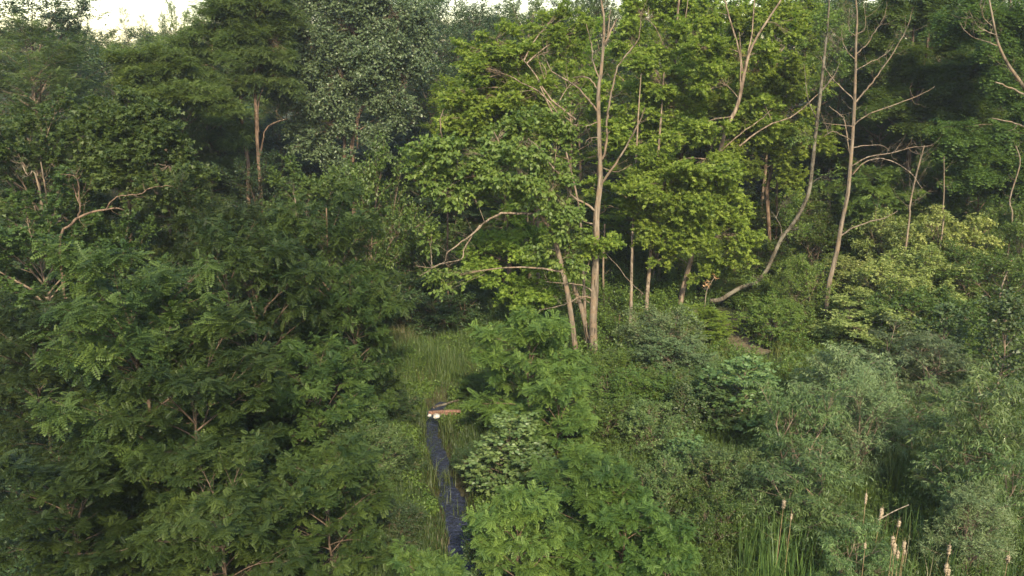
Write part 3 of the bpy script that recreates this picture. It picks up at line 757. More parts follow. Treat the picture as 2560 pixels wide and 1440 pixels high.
def hero(name, cat, label, seed, D, trunk, limbs=(), clumps=(), leafkw=None, leafm=None, barkm='bark', dens=1.0, twigs=0, twig_len=(.25, .9), group=None,
         trunk_dD=0.0, flat=0.45, limb_twigs=3, crown_name='crown', ground=True):
    """trunk: [(px,py,width px)...] from foot to top; limbs: [([(px,py)...], w0, w1, dD)]; clumps: [(px,py,rx,ry,dD)]"""
    rng = np.random.default_rng(seed)
    n = len(trunk)
    P = np.array([W(a[0], a[1], D + trunk_dD * i / max(1, n - 1)) for i, a in enumerate(trunk)])
    gz = float(G(P[0][0], P[0][1]))
    if ground and P[0][2] > gz - .1:
        P = np.vstack([[P[0][0] - (P[1][0] - P[0][0]) * .15, P[0][1], gz - .3], P]); wd = [trunk[0][2]] + [a[2] for a in trunk]
    else: wd = [a[2] for a in trunk]
    tk = np.array(wd) * 0.5 * (D / CP) / FPX
    S = smooth_poly(P, 4)
    rad = np.interp(np.linspace(0, 1, len(S)), np.linspace(0, 1, len(tk)), tk)
    root = bpy.data.objects.new(name, None); link(root); root.empty_display_size = .3
    o0 = np.array([P[0][0], P[0][1], gz]); root.location = o0
    tag(root, label, cat, group)
    tb = Tubes(); tb.add(S - o0, rad, 10, .05, rng)
    if twigs: dead_twigs(tb, rng, S - o0, twigs, *twig_len, t0=.35)
    polys = [S]
    for L in limbs:
        pts, w0, w1, dD = L[:4]
        k = len(pts)
        # start depth = depth of the trunk where the branch leaves it
        q = np.array([W(a, b, D) for a, b in pts])
        dz = np.linalg.norm(S[:, [0, 2]] - q[0][[0, 2]], axis=1); Ds = S[int(np.argmin(dz))][1]
        best = float(dz.min())
        for pl in polys[1:]:
            dd = np.linalg.norm(pl[:, [0, 2]] - q[0][[0, 2]], axis=1)
            if dd.min() < best - .02: best = float(dd.min()); Ds = pl[int(np.argmin(dd))][1]
        Q = smooth_poly(np.array([W(a, b, Ds + dD * (i / (k - 1))) for i, (a, b) in enumerate(pts)]), 4)
        Q[1:] += rng.standard_normal(Q[1:].shape) * 0.012
        lt = Tubes(); sc_ = 0.5 * (D / CP) / FPX
        lt.add(Q - o0, np.linspace(w0 * sc_, max(w1 * sc_, .004), len(Q)), 7, .06, rng)
        nt = L[4] if len(L) > 4 else limb_twigs
        if nt: dead_twigs(lt, rng, Q - o0, nt, *twig_len)
        link(bpy.data.objects.new('branch', lt.mesh('branch', M[barkm])), root)
        polys.append(Q)
    if clumps:
        AP = np.concatenate(polys)
        A = []; B = []; bt = tb
        for (cx, cy, rx, ry, dD) in clumps:
            c = W(cx, cy, D + dD); sc_ = (D + dD) / CP / FPX
            a = rx * sc_; h = ry * sc_ * 1.35
            cand = AP[AP[:, 2] < c[2] + .3]
            if len(cand) == 0: cand = AP
            dist = np.linalg.norm(cand - (c - np.array([0, 0, a * .6])), axis=1)
            o = cand[int(np.argmin(dist))]
            q = bez(o, (o + c) / 2 + np.array([0, 0, .15 * np.linalg.norm(c - o)]), c, 7)
            bt.add(q - o0, np.linspace(min(.05, .008 + .008 * np.linalg.norm(c - o)), .008, 7), 5)
            ns = max(6, int(dens * 17 * (a * a * 2 + a * h * 2)))
            kc = 9
            cc = rng.uniform(-1, 1, (kc, 3)) * np.array([.95 * a, .7 * a, 1.0 * h]); rs = rng.uniform(.22, .52, (kc, 1))
            pk = rng.choice(kc, ns, p=(rs[:, 0] ** 2 / (rs[:, 0] ** 2).sum()))
            v = nrm(rng.standard_normal((ns, 3))) * rng.uniform(.15, 1.0, (ns, 1)) ** .6
            Bp = c + cc[pk] + v * rs[pk] * np.array([a, a * .9, h * 1.3])
            s = rng.uniform(.45, 1, ns)
            Ap = np.array([along(q, t) for t in s])
            Ap = Ap + (Bp - Ap) * rng.uniform(.0, .45, (ns, 1))
            A.append(Ap - o0); B.append(Bp - o0)
        A = np.concatenate(A); B = np.concatenate(B)
        bt.many(A, B, .008, .003, 3)
        lw = foliage(rng, A, B, **leafkw)
        link(bpy.data.objects.new(crown_name, quads_mesh('crown', lw[0], lw[1], M[leafm], lw[2])), root)
    link(bpy.data.objects.new('trunk', tb.mesh('trunk', M[barkm])), root)
    return root

K_MAPLE = LK(tw=6, lf=8, tl=.42, ls=.12, leaf='maple', flat=.4, droop=.4, up=.9, s0=.55, jit=.45)
K_LINDEN = LK(tw=6, lf=7, tl=.45, ls=.135, leaf='heart', flat=.35, droop=.65, up=.9, s0=.4, jit=.4)
K_POPLAR = LK(tw=7, lf=9, tl=.5, ls=.10, leaf='round', flat=.7, droop=.6, up=.5, s0=.35, jit=.6)
K_FEATHER = LK(tw=7, lf=7, tl=.55, ls=.24, leaf='pinnate_small', flat=.2, droop=.15, up=1.5, s0=.4, jit=.3)
K_ASH = LK(tw=6, lf=6, tl=.45, ls=.30, leaf='ash', flat=.25, droop=.35, up=1.4, s0=.4, jit=.35)

# the tall pale tree with the dead top
hero('dead_topped_tree', 'tree', 'tallest pale straight tree at centre right, dead bare top, some green shoots on the stem', 11, 32.5,
     [(1485, 905, 23), (1484, 860, 20.5), (1483, 800, 19.5), (1487, 700, 18.5), (1491, 600, 16.5), (1491, 540, 15.5), (1500, 460, 13), (1500, 400, 11), (1496, 269, 9.5), (1497, 215, 8.5), (1502, 185, 8), (1508, 118, 6.5), (1510, 50, 5), (1503, 0, 4.5), (1500, -50, 3)],
     limbs=[([(1508, 120), (1518, 94), (1522, 60), (1525, 24)], 4.5, 2.5, -.3, 1), ([(1513, 112), (1528, 74), (1542, 47)], 5, 3.5, .3, 1),
            ([(1495, 281), (1471, 249), (1448, 222), (1411, 198), (1381, 178), (1364, 148), (1350, 120)], 5, 1.5, -.8, 6),
            ([(1506, 455), (1532, 420), (1565, 366), (1599, 302), (1612, 269)], 6.5, 2.5, -1.0, 6),
            ([(1505, 398), (1515, 370), (1517, 302), (1522, 265), (1532, 215), (1545, 165), (1575, 128), (1596, 94), (1601, 54), (1597, 20)], 6, 1.6, -.5, 6),
            ([(1494, 222), (1475, 198), (1455, 192), (1431, 193)], 4, 1.5, .6, 3), ([(1499, 200), (1482, 150), (1478, 110), (1465, 60)], 4, 1.5, .7, 4),
            ([(1490, 530), (1461, 507), (1428, 487), (1400, 440), (1384, 420), (1371, 403), (1354, 376), (1320, 346)], 6, 1.6, -.9, 8),
            ([(1488, 561), (1451, 550), (1431, 534), (1421, 507), (1419, 480), (1421, 440)], 3.5, 1.2, -.5, 4),
            ([(1484, 732), (1458, 715), (1418, 708), (1364, 705)], 4.5, 1.2, -.9, 9), ([(1483, 745), (1448, 742), (1420, 758), (1397, 765), (1347, 776)], 4, 1.2, -1.2, 10),
            ([(1484, 765), (1455, 745), (1430, 732), (1395, 720)], 3, 1, .6, 7), ([(1492, 640), (1472, 655), (1462, 700), (1456, 745)], 3.5, 1.2, -.5, 3),
            ([(1500, 300), (1470, 315), (1440, 312), (1425, 318)], 2.2, .9, -.5, 6), ([(1500, 345), (1475, 345), (1462, 360)], 2, .8, -.4, 4),
            ([(1490, 610), (1540, 660), (1570, 700), (1610, 735)], 2.2, .9, -.8, 3), ([(1508, 420), (1545, 430), (1580, 410)], 2, .8, -.3, 4)],
     clumps=[(1528, 232, 26, 12, .5), (1540, 320, 28, 12, .3), (1502, 618, 44, 13, -.8), (1550, 602, 22, 9, -.2), (1470, 240, 16, 9, .5), (1475, 470, 14, 14, .5)],
     leafkw=LK(K_MAPLE, ls=.115), leafm='maple', barkm='palebark', twigs=14, twig_len=(.25, .8), dens=1.2)

hero('broken_tree', 'tree', 'short leaning broken trunk just left of the tall pale tree foot', 12, 32.9,
     [(1470, 850, 12), (1455, 776, 12), (1444, 742, 11.5), (1431, 705, 10)], limbs=[([(1460, 800), (1468, 830), (1478, 870)], 3, 1, -.5, 4), ([(1447, 750), (1465, 740), (1478, 735)], 3, 2, -.2, 2)], barkm='palebark', twigs=6, twig_len=(.2, .6))
hero('slim_tree', 'tree', 'slim trunk standing directly behind the short broken trunk', 13, 35,
     [(1462, 800, 8), (1461, 742, 7.5), (1457, 665, 7), (1452, 560, 6), (1440, 480, 5), (1400, 330, 4), (1350, 215, 3)],
     limbs=[([(1440, 300), (1380, 250), (1340, 190), (1310, 150)], 5, 2, 1, 5), ([(1420, 320), (1360, 240), (1300, 205)], 4, 2, .5, 5)],
     clumps=[(1230, 185, 62, 26, 2), (1290, 150, 60, 26, 2), (1330, 235, 60, 26, 1), (1320, 165, 50, 26, 3), (1400, 130, 52, 34, 3), (1440, 200, 42, 24, 2), (1380, 60, 50, 30, 4), (1450, 90, 40, 30, 4), (1350, 290, 50, 22, 1), (1280, 240, 50, 20, 1)],
     leafkw=K_MAPLE, leafm='maple', barkm='bark')
hero('linden_tree', 'tree', 'large-leaved linden with an arching bare branch drooping to the left over the clearing', 14, 32,
     [(1440, 880, 14), (1420, 740, 13), (1395, 630, 12), (1377, 574, 11), (1350, 537, 10), (1323, 507, 9), (1300, 470, 7.5), (1280, 420, 6), (1255, 370, 4.5), (1235, 330, 3)],
     limbs=[([(1347, 540), (1320, 534), (1263, 532), (1230, 544), (1206, 561), (1182, 584), (1146, 611), (1119, 631), (1110, 655), (1085, 668), (1050, 690)], 7, 1.6, -2.4, 16),
            ([(1200, 563), (1179, 591), (1162, 618), (1152, 648), (1110, 658), (1070, 670), (1040, 664)], 4.5, 1.4, -.4, 16),
            ([(1300, 470), (1240, 460), (1200, 452), (1140, 430), (1090, 440)], 4.5, 1.5, -1, 8), ([(1240, 460), (1180, 440), (1120, 470), (1090, 500)], 3, 1.2, -1.2, 6),
            ([(1307, 480), (1312, 510), (1318, 530), (1320, 555)], 2.6, 2, -.4, 0), ([(1350, 535), (1380, 480), (1385, 430)], 4, 1.5, .5, 4), ([(1105, 345), (1101, 310), (1104, 285), (1112, 272)], 3, 1.4, 0, 2)],
     clumps=[(1150, 362, 96, 30, -1), (1075, 430, 46, 34, -1), (1230, 345, 76, 42, 0), (1320, 335, 66, 42, .5), (1190, 420, 86, 32, -.6), (1290, 410, 80, 42, -.8), (1385, 465, 50, 50, 0), (1110, 480, 44, 26, -.8), (1405, 560, 46, 46, -.2), (1420, 640, 38, 44, 0),
             (1100, 705, 46, 16, -1), (1180, 485, 46, 16, -.8), (1380, 375, 52, 48, .8), (1060, 400, 30, 18, -1), (1330, 470, 44, 30, -.6), (1350, 620, 30, 20, -.3), (1075, 600, 22, 30, 0), (1400, 290, 40, 34, .8)],
     leafkw=K_LINDEN, leafm='linden', barkm='palebark', dens=.95)
hero('maple_tree', 'tree', 'low maple with dark gaps between its leaf layers, left of the short broken trunk', 15, 35,
     [(1290, 850, 9), (1280, 760, 8), (1275, 650, 7), (1268, 570, 5)],
     limbs=[([(1360, 685), (1320, 665), (1290, 650), (1250, 650)], 5, 1.6, 0, 4)],
     clumps=[(1215, 672, 50, 18, -.5), (1290, 615, 62, 20, -.5), (1240, 600, 46, 16, 0), (1340, 655, 40, 16, -.5), (1300, 735, 56, 22, -1), (1375, 715, 46, 20, -1), (1250, 700, 46, 16, -.5), (1350, 760, 50, 20, -1.2), (1190, 630, 40, 18, 0), (1330, 580, 40, 18, .5), (1270, 540, 44, 18, 1)],
     leafkw=K_MAPLE, leafm='maple', barkm='darkbark', dens=1.1)
hero('maple_tree', 'tree', 'brightest layered maple with a brown leaning forked trunk, right of the dead-topped tree', 16, 38,
     [(1703, 745, 13), (1717, 688, 12.5), (1730, 638, 12), (1737, 581, 11.5), (1750, 537, 11), (1775, 450, 10), (1801, 373, 9.5), (1814, 326, 9), (1828, 296, 9), (1844, 262, 8.5), (1858, 198, 8), (1868, 151, 7), (1881, 114, 6), (1902, 77, 5), (1928, 37, 4.5), (1952, 0, 4), (1965, -30, 3)],
     limbs=[([(1858, 200), (1848, 130), (1822, 40), (1812, 0), (1800, -30)], 5, 2.5, .5, 3), ([(1866, 160), (1880, 80), (1888, 0)], 4, 2.5, .6, 2), ([(1852, 230), (1851, 120), (1848, 80)], 3.5, 2, -.5, 2),
            ([(1849, 365), (1880, 340), (1930, 310), (1990, 285), (2050, 230), (2085, 190)], 4.5, 1.6, -.5, 5), ([(1801, 380), (1850, 335), (1900, 300), (1925, 275)], 3.5, 1.5, -.5, 3), ([(1835, 290), (1780, 300), (1740, 320)], 3.5, 1.4, -1, 3),
            ([(1790, 400), (1720, 395), (1680, 410)], 4, 1.5, -1, 2), ([(1765, 480), (1700, 470), (1640, 500)], 3.5, 1.2, -1, 2), ([(1745, 560), (1790, 590), (1850, 620)], 3.5, 1.2, -1, 2)],
     clumps=[(1725, 415, 110, 22, -1.5), (1670, 455, 92, 22, -1.6), (1780, 445, 66, 30, -1), (1750, 505, 86, 30, -1.5), (1800, 580, 74, 26, -1.2), (1700, 560, 52, 26, -1.5), (1640, 590, 52, 22, -1.5), (1742, 605, 36, 16, -1.8), (1610, 530, 52, 24, -1), (1832, 632, 44, 18, -1), (1590, 470, 46, 30, -1),
             (1840, 520, 40, 30, -.5), (1690, 500, 60, 24, -1.6), (1620, 410, 50, 24, -1), (1850, 600, 50, 18, -1), (1660, 640, 34, 18, -1), (1760, 690, 30, 14, -1), (1790, 195, 56, 20, .6), (1750, 120, 52, 22, 1), (1910, 140, 44, 20, 1), (1905, 255, 44, 16, .8), (1955, 70, 44, 22, 1.2), (1770, 35, 46, 22, 1), (1795, 325, 30, 12, -1), (1925, 320, 36, 14, .5), (1720, 330, 50, 16, -1.2)],
     leafkw=K_MAPLE, leafm='maple', barkm='bark', dens=1.1)
hero('maple_tree', 'tree', 'tall maple right of the dead top, its trunk passing into the layered leaves', 17, 42,
     [(1620, 800, 9), (1635, 650, 8.5), (1655, 430, 8), (1672, 300, 7), (1688, 150, 6), (1692, 60, 5), (1700, -20, 4)],
     limbs=[([(1690, 140), (1660, 110), (1640, 70)], 3, 1.3, 0, 2), ([(1680, 210), (1630, 170), (1590, 140)], 3, 1.3, 0, 2), ([(1688, 120), (1710, 60), (1720, 0)], 3, 1.5, 0, 2)],
     clumps=[(1720, 195, 72, 30, -1), (1650, 190, 80, 24, -1), (1770, 150, 52, 30, 0), (1640, 280, 70, 24, -1), (1560, 330, 46, 20, -1), (1590, 255, 54, 18, 0), (1700, 270, 56, 24, -1), (1730, 65, 60, 30, 1), (1650, 100, 52, 30, 0), (1570, 110, 48, 32, 1), (1600, 40, 50, 30, 1),
             (1700, 330, 60, 24, -1), (1620, 340, 50, 20, -1), (1760, 260, 40, 24, 0), (1680, 20, 50, 26, 1)],
     leafkw=K_MAPLE, leafm='maple', barkm='bark', dens=1.2)
hero('maple_tree', 'tree', 'maple spreading left and right behind the forked trunk near the top', 18, 44,
     [(1925, 620, 9), (1918, 480, 9), (1928, 430, 9), (1938, 353, 8), (1945, 250, 7), (1940, 120, 6), (1930, 40, 4)],
     limbs=[([(1942, 280), (1990, 200), (2020, 150)], 3, 1.4, 0, 3), ([(1940, 180), (1900, 120), (1870, 90)], 3, 1.4, 0, 2)],
     clumps=[(1880, 165, 62, 36, -.5), (1830, 265, 74, 26, -1), (1900, 228, 64, 30, -1), (1850, 340, 56, 22, -1), (1950, 190, 62, 26, -1), (1830, 60, 52, 28, 0), (1990, 300, 50, 30, -1), (1950, 400, 34, 46, -1), (1905, 330, 54, 20, -1), (2010, 110, 60, 30, 0), (1900, 40, 60, 30, 0), (2000, 30, 50, 30, .5), (1975, 460, 34, 24, -1), (1880, 410, 30, 20, -1), (2040, 360, 40, 26, -1), (2020, 230, 46, 24, 0)],
     leafkw=LK(K_MAPLE, up=1.1), leafm='maple', barkm='redbark', dens=1.2)
hero('maple_tree', 'tree', 'maple left of the dead-topped tree with fan of thin upright pale stems', 19, 37,
     [(1345, 700, 9), (1345, 560, 8), (1340, 400, 7), (1320, 300, 5), (1285, 200, 3)],
     limbs=[([(1345, 258), (1310, 225), (1280, 180)], 3.5, 1.4, 0, 5), ([(1340, 250), (1305, 200), (1288, 160)], 3, 1.2, 0, 4), ([(1345, 262), (1290, 222), (1240, 195)], 3, 1.2, 0, 4), ([(1250, 190), (1252, 140), (1256, 120)], 2.5, 1.3, 0, 3), ([(1245, 190), (1240, 150), (1246, 122)], 2.5, 1.3, .3, 3), ([(1365, 210), (1352, 170), (1346, 140)], 2.5, 1.3, .3, 3), ([(1360, 215), (1365, 175), (1340, 145)], 2.5, 1.3, .3, 3)],
     clumps=[(1190, 130, 52, 30, 2), (1240, 95, 52, 28, 2), (1180, 258, 72, 22, 0), (1255, 275, 66, 20, 0), (1160, 300, 62, 18, 0), (1130, 240, 30, 14, 0), (1300, 300, 60, 24, 0), (1220, 230, 50, 18, 1), (1200, 190, 44, 20, 1), (1180, 340, 60, 18, 0), (1240, 320, 60, 20, 0)],
     leafkw=K_MAPLE, leafm='maple', barkm='palebark', dens=1.1)
# slim pale trunks behind
for i, (pts, D, lab) in enumerate([
    ([(1575, 829, 8), (1578, 740, 8), (1579, 668, 7), (1583, 540, 6), (1590, 400, 5), (1597, 270, 3.5), (1603, 180, 2)], 35, 'slim pale trunk nearest to the right of the dead-topped tree'),
    ([(1612, 836, 10), (1618, 740, 10), (1622, 688, 9.5), (1632, 564, 8.5), (1642, 430, 6.5), (1652, 300, 5), (1660, 180, 3)], 36, 'mottled pale trunk, second to the right of the dead-topped tree'),
    ([(1510, 800, 5), (1508, 660, 5), (1512, 560, 4)], 39, 'thin stem seen close beside the dead-topped tree, half in leaves'),
    ([(1270, 700, 6), (1268, 575, 5), (1262, 480, 4)], 40, 'thin dark trunk behind the low maple'),
    ([(1119, 640, 4.5), (1119, 580, 4.5), (1118, 510, 4), (1108, 440, 3)], 36, 'thin reddish trunk left of the arching branch'),
    ([(1942, 560, 6), (1942, 470, 6), (1952, 403, 5.5), (1959, 370, 5)], 45, 'thin reddish trunk right beside the dark leaning trunk in the shade'),
    ([(1700, 500, 8), (1703, 400, 8), (1706, 330, 7)], 50, 'dark trunk deep in the shade left of the forked maple trunk'),
    ([(1765, 470, 9), (1766, 400, 9), (1768, 330, 8)], 52, 'dark trunk deep in the shade behind the forked maple trunk'),
    ([(540, 470, 7), (545, 370, 6), (535, 320, 5)], 52, 'thin dark trunk in the gap left of the two slim trunks'),
    ([(825, 700, 5), (820, 640, 4), (816, 520, 3)], 26.5, 'thin bare leader stem standing in the middle left locusts'),
    ([(745, 600, 4), (742, 560, 4), (738, 500, 3), (732, 480, 2)], 31, 'thin whitish stem above the middle left locusts'),
]):
    hero('slim_tree', 'tree', lab, 700 + i, D, pts, trunk_dD=5.0 if i < 2 else 0.0, twigs=8, twig_len=(.2, .7), barkm=('palebark', 'palebark', 'palebark', 'darkbark', 'redbark', 'redbark', 'darkbark', 'darkbark', 'darkbark', 'redbark', 'palebark')[i])

hero('silver_poplar', 'tree', 'big poplar with small glinting grey-green leaves at the upper left of centre', 20, 47,
     [(885, 520, 12), (882, 400, 11), (880, 360, 10.5), (890, 319, 10), (897, 286, 9), (927, 235, 8), (952, 181, 7), (985, 100, 5), (1010, 30, 4)],
     limbs=[([(862, 420), (860, 302), (867, 262), (875, 188), (877, 94), (872, 20), (870, -40)], 9, 4, .6, 6), ([(930, 230), (935, 170), (932, 120), (940, 40)], 4, 2, 0, 4), ([(868, 250), (820, 180), (790, 110)], 3.5, 1.5, 0, 3),
            ([(890, 330), (950, 290), (985, 270)], 3, 1.5, 0, 3), ([(665, 322), (690, 308), (715, 298)], 2.5, 1.5, 0, 0)],
     clumps=[(880, 55, 92, 52, 0), (780, 115, 80, 52, 0), (960, 105, 70, 50, 0), (1020, 175, 52, 42, 0), (735, 190, 62, 42, -.5), (850, 195, 66, 46, -1), (955, 235, 60, 36, -.5), (1000, 290, 48, 30, 0), (735, 280, 54, 40, -.5), (810, 305, 62, 40, -1), (930, 330, 48, 36, -.6), (770, 360, 52, 34, -1), (860, 400, 44, 30, -1.4),
             (690, 240, 34, 30, 0), (1050, 60, 38, 34, 1), (710, 60, 44, 50, 0), (980, 25, 60, 34, 0), (760, 10, 62, 34, 0), (870, -20, 80, 30, 0), (830, 250, 50, 30, -1), (905, 150, 60, 36, -1), (1060, 120, 30, 30, .5)],
     leafkw=K_POPLAR, leafm='poplar', barkm='redbark', dens=1.05)
hero('black_locust_tree', 'tree', 'tall locust on the left one of two slim brown trunks, with airy layered crown', 21, 44,
     [(621, 500, 9), (621, 420, 9), (615, 370, 9), (605, 302, 8.5), (601, 225, 7.5), (598, 140, 6), (605, 40, 4)],
     limbs=[([(603, 245), (618, 235), (628, 222)], 3, 2, 0, 2), ([(600, 180), (560, 150), (530, 130)], 3, 1.4, 0, 2)],
     clumps=[(600, 50, 80, 34, 0), (540, 120, 62, 22, 0), (560, 210, 54, 18, 0), (520, 165, 54, 18, 0), (580, -10, 80, 30, 0), (620, 110, 60, 26, 0), (500, 240, 60, 14, -1), (560, 290, 50, 14, -1), (590, 340, 34, 22, -.5), (480, 100, 44, 24, 0), (540, 50, 50, 30, 0)],
     leafkw=K_FEATHER, leafm='feather', barkm='redbark', dens=1.0)
hero('black_locust_tree', 'tree', 'tall locust on the right one of two slim brown trunks, double stem', 22, 43.5,
     [(650, 450, 8), (645, 385, 8), (640, 286, 7.5), (637, 202, 7), (634, 120, 5.5), (640, 30, 4)],
     limbs=[([(646, 330), (645, 269), (652, 235), (660, 215)], 4.5, 2.5, .3, 2), ([(650, 388), (658, 350), (665, 322), (690, 305), (714, 298)], 4, 1.8, -.4, 2), ([(636, 110), (615, 80), (600, 55)], 3, 1.5, 0, 2)],
     clumps=[(640, 160, 64, 24, 0), (690, 100, 52, 34, 0), (665, 20, 70, 34, 0), (695, 180, 40, 26, 0), (640, 90, 50, 30, 0), (660, -20, 60, 30, 0), (605, 200, 40, 18, -.5)],
     leafkw=K_FEATHER, leafm='feather', barkm='redbark', dens=1.0)
K_DOME = LK(tw=6, lf=8, tl=.42, ls=.125, leaf='maple', flat=.5, droop=.3, up=.9, s0=.5, jit=.42)
hero('dome_tree', 'tree', 'rounded dome-shaped olive-green tree left of the two slim trunks', 60, 32,
     [(330, 640, 10), (325, 540, 9), (320, 440, 7), (318, 330, 4)],
     limbs=[([(323, 500), (260, 440), (220, 400)], 4, 1.5, 0, 2), ([(324, 520), (400, 450), (450, 420)], 4, 1.5, 0, 2)],
     clumps=[(330, 262, 50, 20, -.5), (260, 285, 46, 22, -.6), (390, 290, 46, 22, -.6), (215, 330, 42, 24, -.8), (310, 315, 60, 24, -1.6), (430, 345, 42, 24, -1), (370, 350, 56, 24, -2), (260, 370, 56, 24, -2), (190, 400, 40, 26, -1), (470, 405, 40, 26, -1), (320, 400, 60, 26, -2.6), (410, 425, 54, 24, -2.4),
             (240, 440, 56, 24, -2.4), (500, 470, 34, 22, -1), (340, 460, 60, 24, -2.8), (450, 490, 46, 22, -2), (180, 470, 36, 24, -1.4), (280, 340, 50, 22, -1), (350, 290, 40, 20, .8), (300, 290, 40, 20, 1)],
     leafkw=K_DOME, leafm='dome', barkm='bark', dens=1.25)
hero('layered_tree', 'tree', 'tree with a long flat shelf of foliage reaching right above the dome-shaped tree', 61, 40,
     [(420, 520, 9), (415, 380, 8), (400, 250, 6), (385, 160, 4)],
     clumps=[(340, 160, 52, 18, 0), (310, 185, 40, 14, 0), (370, 190, 50, 16, -.4), (350, 215, 50, 12, -.5), (420, 228, 60, 12, -.8), (480, 238, 56, 12, -.8), (530, 250, 44, 12, -.6), (400, 145, 40, 20, .5), (440, 180, 44, 22, .6)],
     leafkw=K_FEATHER, leafm='dome', barkm='darkbark', dens=1.1)
hero('ash_tree', 'tree', 'dark double-trunked tree right of the bare tree, feathery layered leaves', 23, 45,
     [(2268, 520, 12), (2271, 403, 12), (2278, 336, 12), (2295, 252, 10), (2298, 200, 8), (2315, 134, 6), (2325, 60, 5)],
     limbs=[([(2276, 330), (2278, 245), (2280, 141), (2285, 67), (2290, 0)], 7, 3.5, .4, 3), ([(2274, 345), (2240, 320), (2220, 295)], 4, 2, -.3, 2), ([(2290, 190), (2300, 160), (2330, 120)], 3, 1.5, 0, 2)],
     clumps=[(2420, 160, 80, 24, -1), (2380, 235, 72, 20, -1), (2470, 232, 72, 24, -1), (2440, 300, 72, 20, -1), (2330, 300, 62, 18, -1.5), (2250, 120, 52, 24, 0), (2220, 250, 62, 18, -1), (2190, 60, 52, 30, 0), (2310, 190, 52, 20, 0), (2350, 90, 60, 30, 0), (2240, 20, 60, 30, 0), (2200, 180, 60, 24, 0), (2160, 130, 40, 26, .5), (2340, 20, 50, 28, 0)],
     leafkw=K_ASH, leafm='ashleaf', barkm='darkbark', dens=1.3)
hero('ash_tree', 'tree', 'feathery tree at the right edge with bright layered leaves over dark shade', 24, 40,
     [(2560, 560, 9), (2555, 400, 8), (2540, 250, 7), (2530, 100, 5), (2525, -20, 3)],
     clumps=[(2520, 330, 54, 22, -1), (2400, 380, 54, 18, -1), (2500, 420, 64, 20, -1.4), (2540, 240, 50, 20, -1), (2450, 350, 50, 16, -1), (2370, 330, 40, 16, -1), (2520, 160, 60, 26, 0), (2480, 80, 60, 30, 0), (2420, 40, 60, 30, .5), (2560, 60, 60, 40, 0), (2420, 450, 46, 18, -1.4), (2550, 480, 50, 20, -1)],
     leafkw=K_ASH, leafm='ashleaf', barkm='darkbark', dens=1.3)
# bare tree
hero('bare_tree', 'tree', 'leafless pale tree with curved bare branches in the right half', 25, 35.5,
     [(2072, 716, 11), (2080, 678, 11), (2093, 624, 10.5), (2100, 581, 10), (2110, 530, 9.5), (2120, 480, 9), (2128, 386, 8.5), (2133, 319, 7.5), (2137, 235, 6.5), (2139, 168, 5.5), (2140, 101, 5), (2143, 50, 4), (2140, 0, 3.2), (2138, -50, 2)],
     limbs=[([(2140, 255), (2167, 222), (2187, 198), (2221, 151), (2244, 114), (2271, 60), (2284, 17)], 4.5, 1.2, -.8, 12), ([(2137, 311), (2170, 286), (2217, 269), (2271, 249), (2311, 232), (2338, 215)], 3.6, 1.1, -1, 8),
            ([(2131, 414), (2170, 393), (2224, 383), (2271, 371), (2331, 363)], 3.6, 1, -.4, 8), ([(2131, 437), (2160, 406), (2197, 396), (2237, 406), (2278, 433), (2305, 470)], 3.4, 1, -1, 8), ([(2132, 369), (2170, 363), (2204, 364), (2224, 376)], 2.4, .9, .5, 4),
            ([(2135, 252), (2103, 218), (2080, 195), (2063, 168), (2053, 141)], 3, 1, .5, 6), ([(2126, 395), (2118, 343), (2111, 302), (2103, 289), (2073, 265)], 3.4, 1.1, .6, 6), ([(2133, 316), (2093, 312), (2056, 306)], 2.4, .9, -.4, 5),
            ([(2128, 350), (2100, 335), (2080, 328), (2060, 340)], 2.2, .8, -.6, 5), ([(2142, 134), (2170, 107), (2194, 70), (2211, 40), (2218, 5)], 3, 1, -.6, 8), ([(2140, 176), (2170, 158), (2211, 138), (2235, 110)], 2.6, .9, .5, 7), ([(2139, 150), (2120, 130), (2106, 100), (2105, 60)], 2.2, .8, 0, 4),
            ([(2140, 90), (2125, 80), (2122, 55), (2125, 20)], 1.8, .8, 0, 3), ([(2142, 84), (2158, 78), (2164, 55), (2160, 10)], 1.8, .8, 0, 3), ([(2100, 591), (2123, 574), (2164, 557), (2214, 544), (2244, 527)], 4.5, 1.6, -.6, 4)],
     barkm='palebark', twigs=26, twig_len=(.3, 1.1))
hero('leaning_tree', 'tree', 'crooked lichen-grey tree, trunk lying low and curving up right into the canopy', 26, 37.5,
     [(1775, 752, 11), (1801, 749, 10.5), (1824, 735, 10.5), (1855, 717, 10), (1888, 705, 10), (1915, 678, 9.5), (1935, 635, 9.5), (1955, 594, 9), (1979, 564, 9), (2002, 527, 9), (2022, 480, 9), (2032, 403, 8.5), (2039, 336, 8), (2049, 252, 7.5), (2060, 150, 6), (2070, 50, 4.5), (2074, -20, 3)],
     limbs=[([(1955, 594), (1950, 560), (1930, 530)], 3, 1.2, .4, 4), ([(2045, 300), (2020, 250), (2010, 160)], 3, 1.2, .3, 4), ([(2052, 230), (2090, 180), (2110, 120)], 3, 1.2, .3, 4)],
     clumps=[(1960, 500, 40, 26, 1), (2060, 440, 30, 20, .6), (1990, 575, 30, 14, .5), (2060, 200, 44, 26, .8), (2085, 110, 50, 30, .8), (2040, 60, 50, 30, .8), (2010, 330, 30, 18, .5), (1900, 690, 26, 10, -.4)], leafkw=LK(K_MAPLE, leaf='oval', ls=.085, flat=.5), leafm='shrub', barkm='greybark', ground=False, twigs=14)
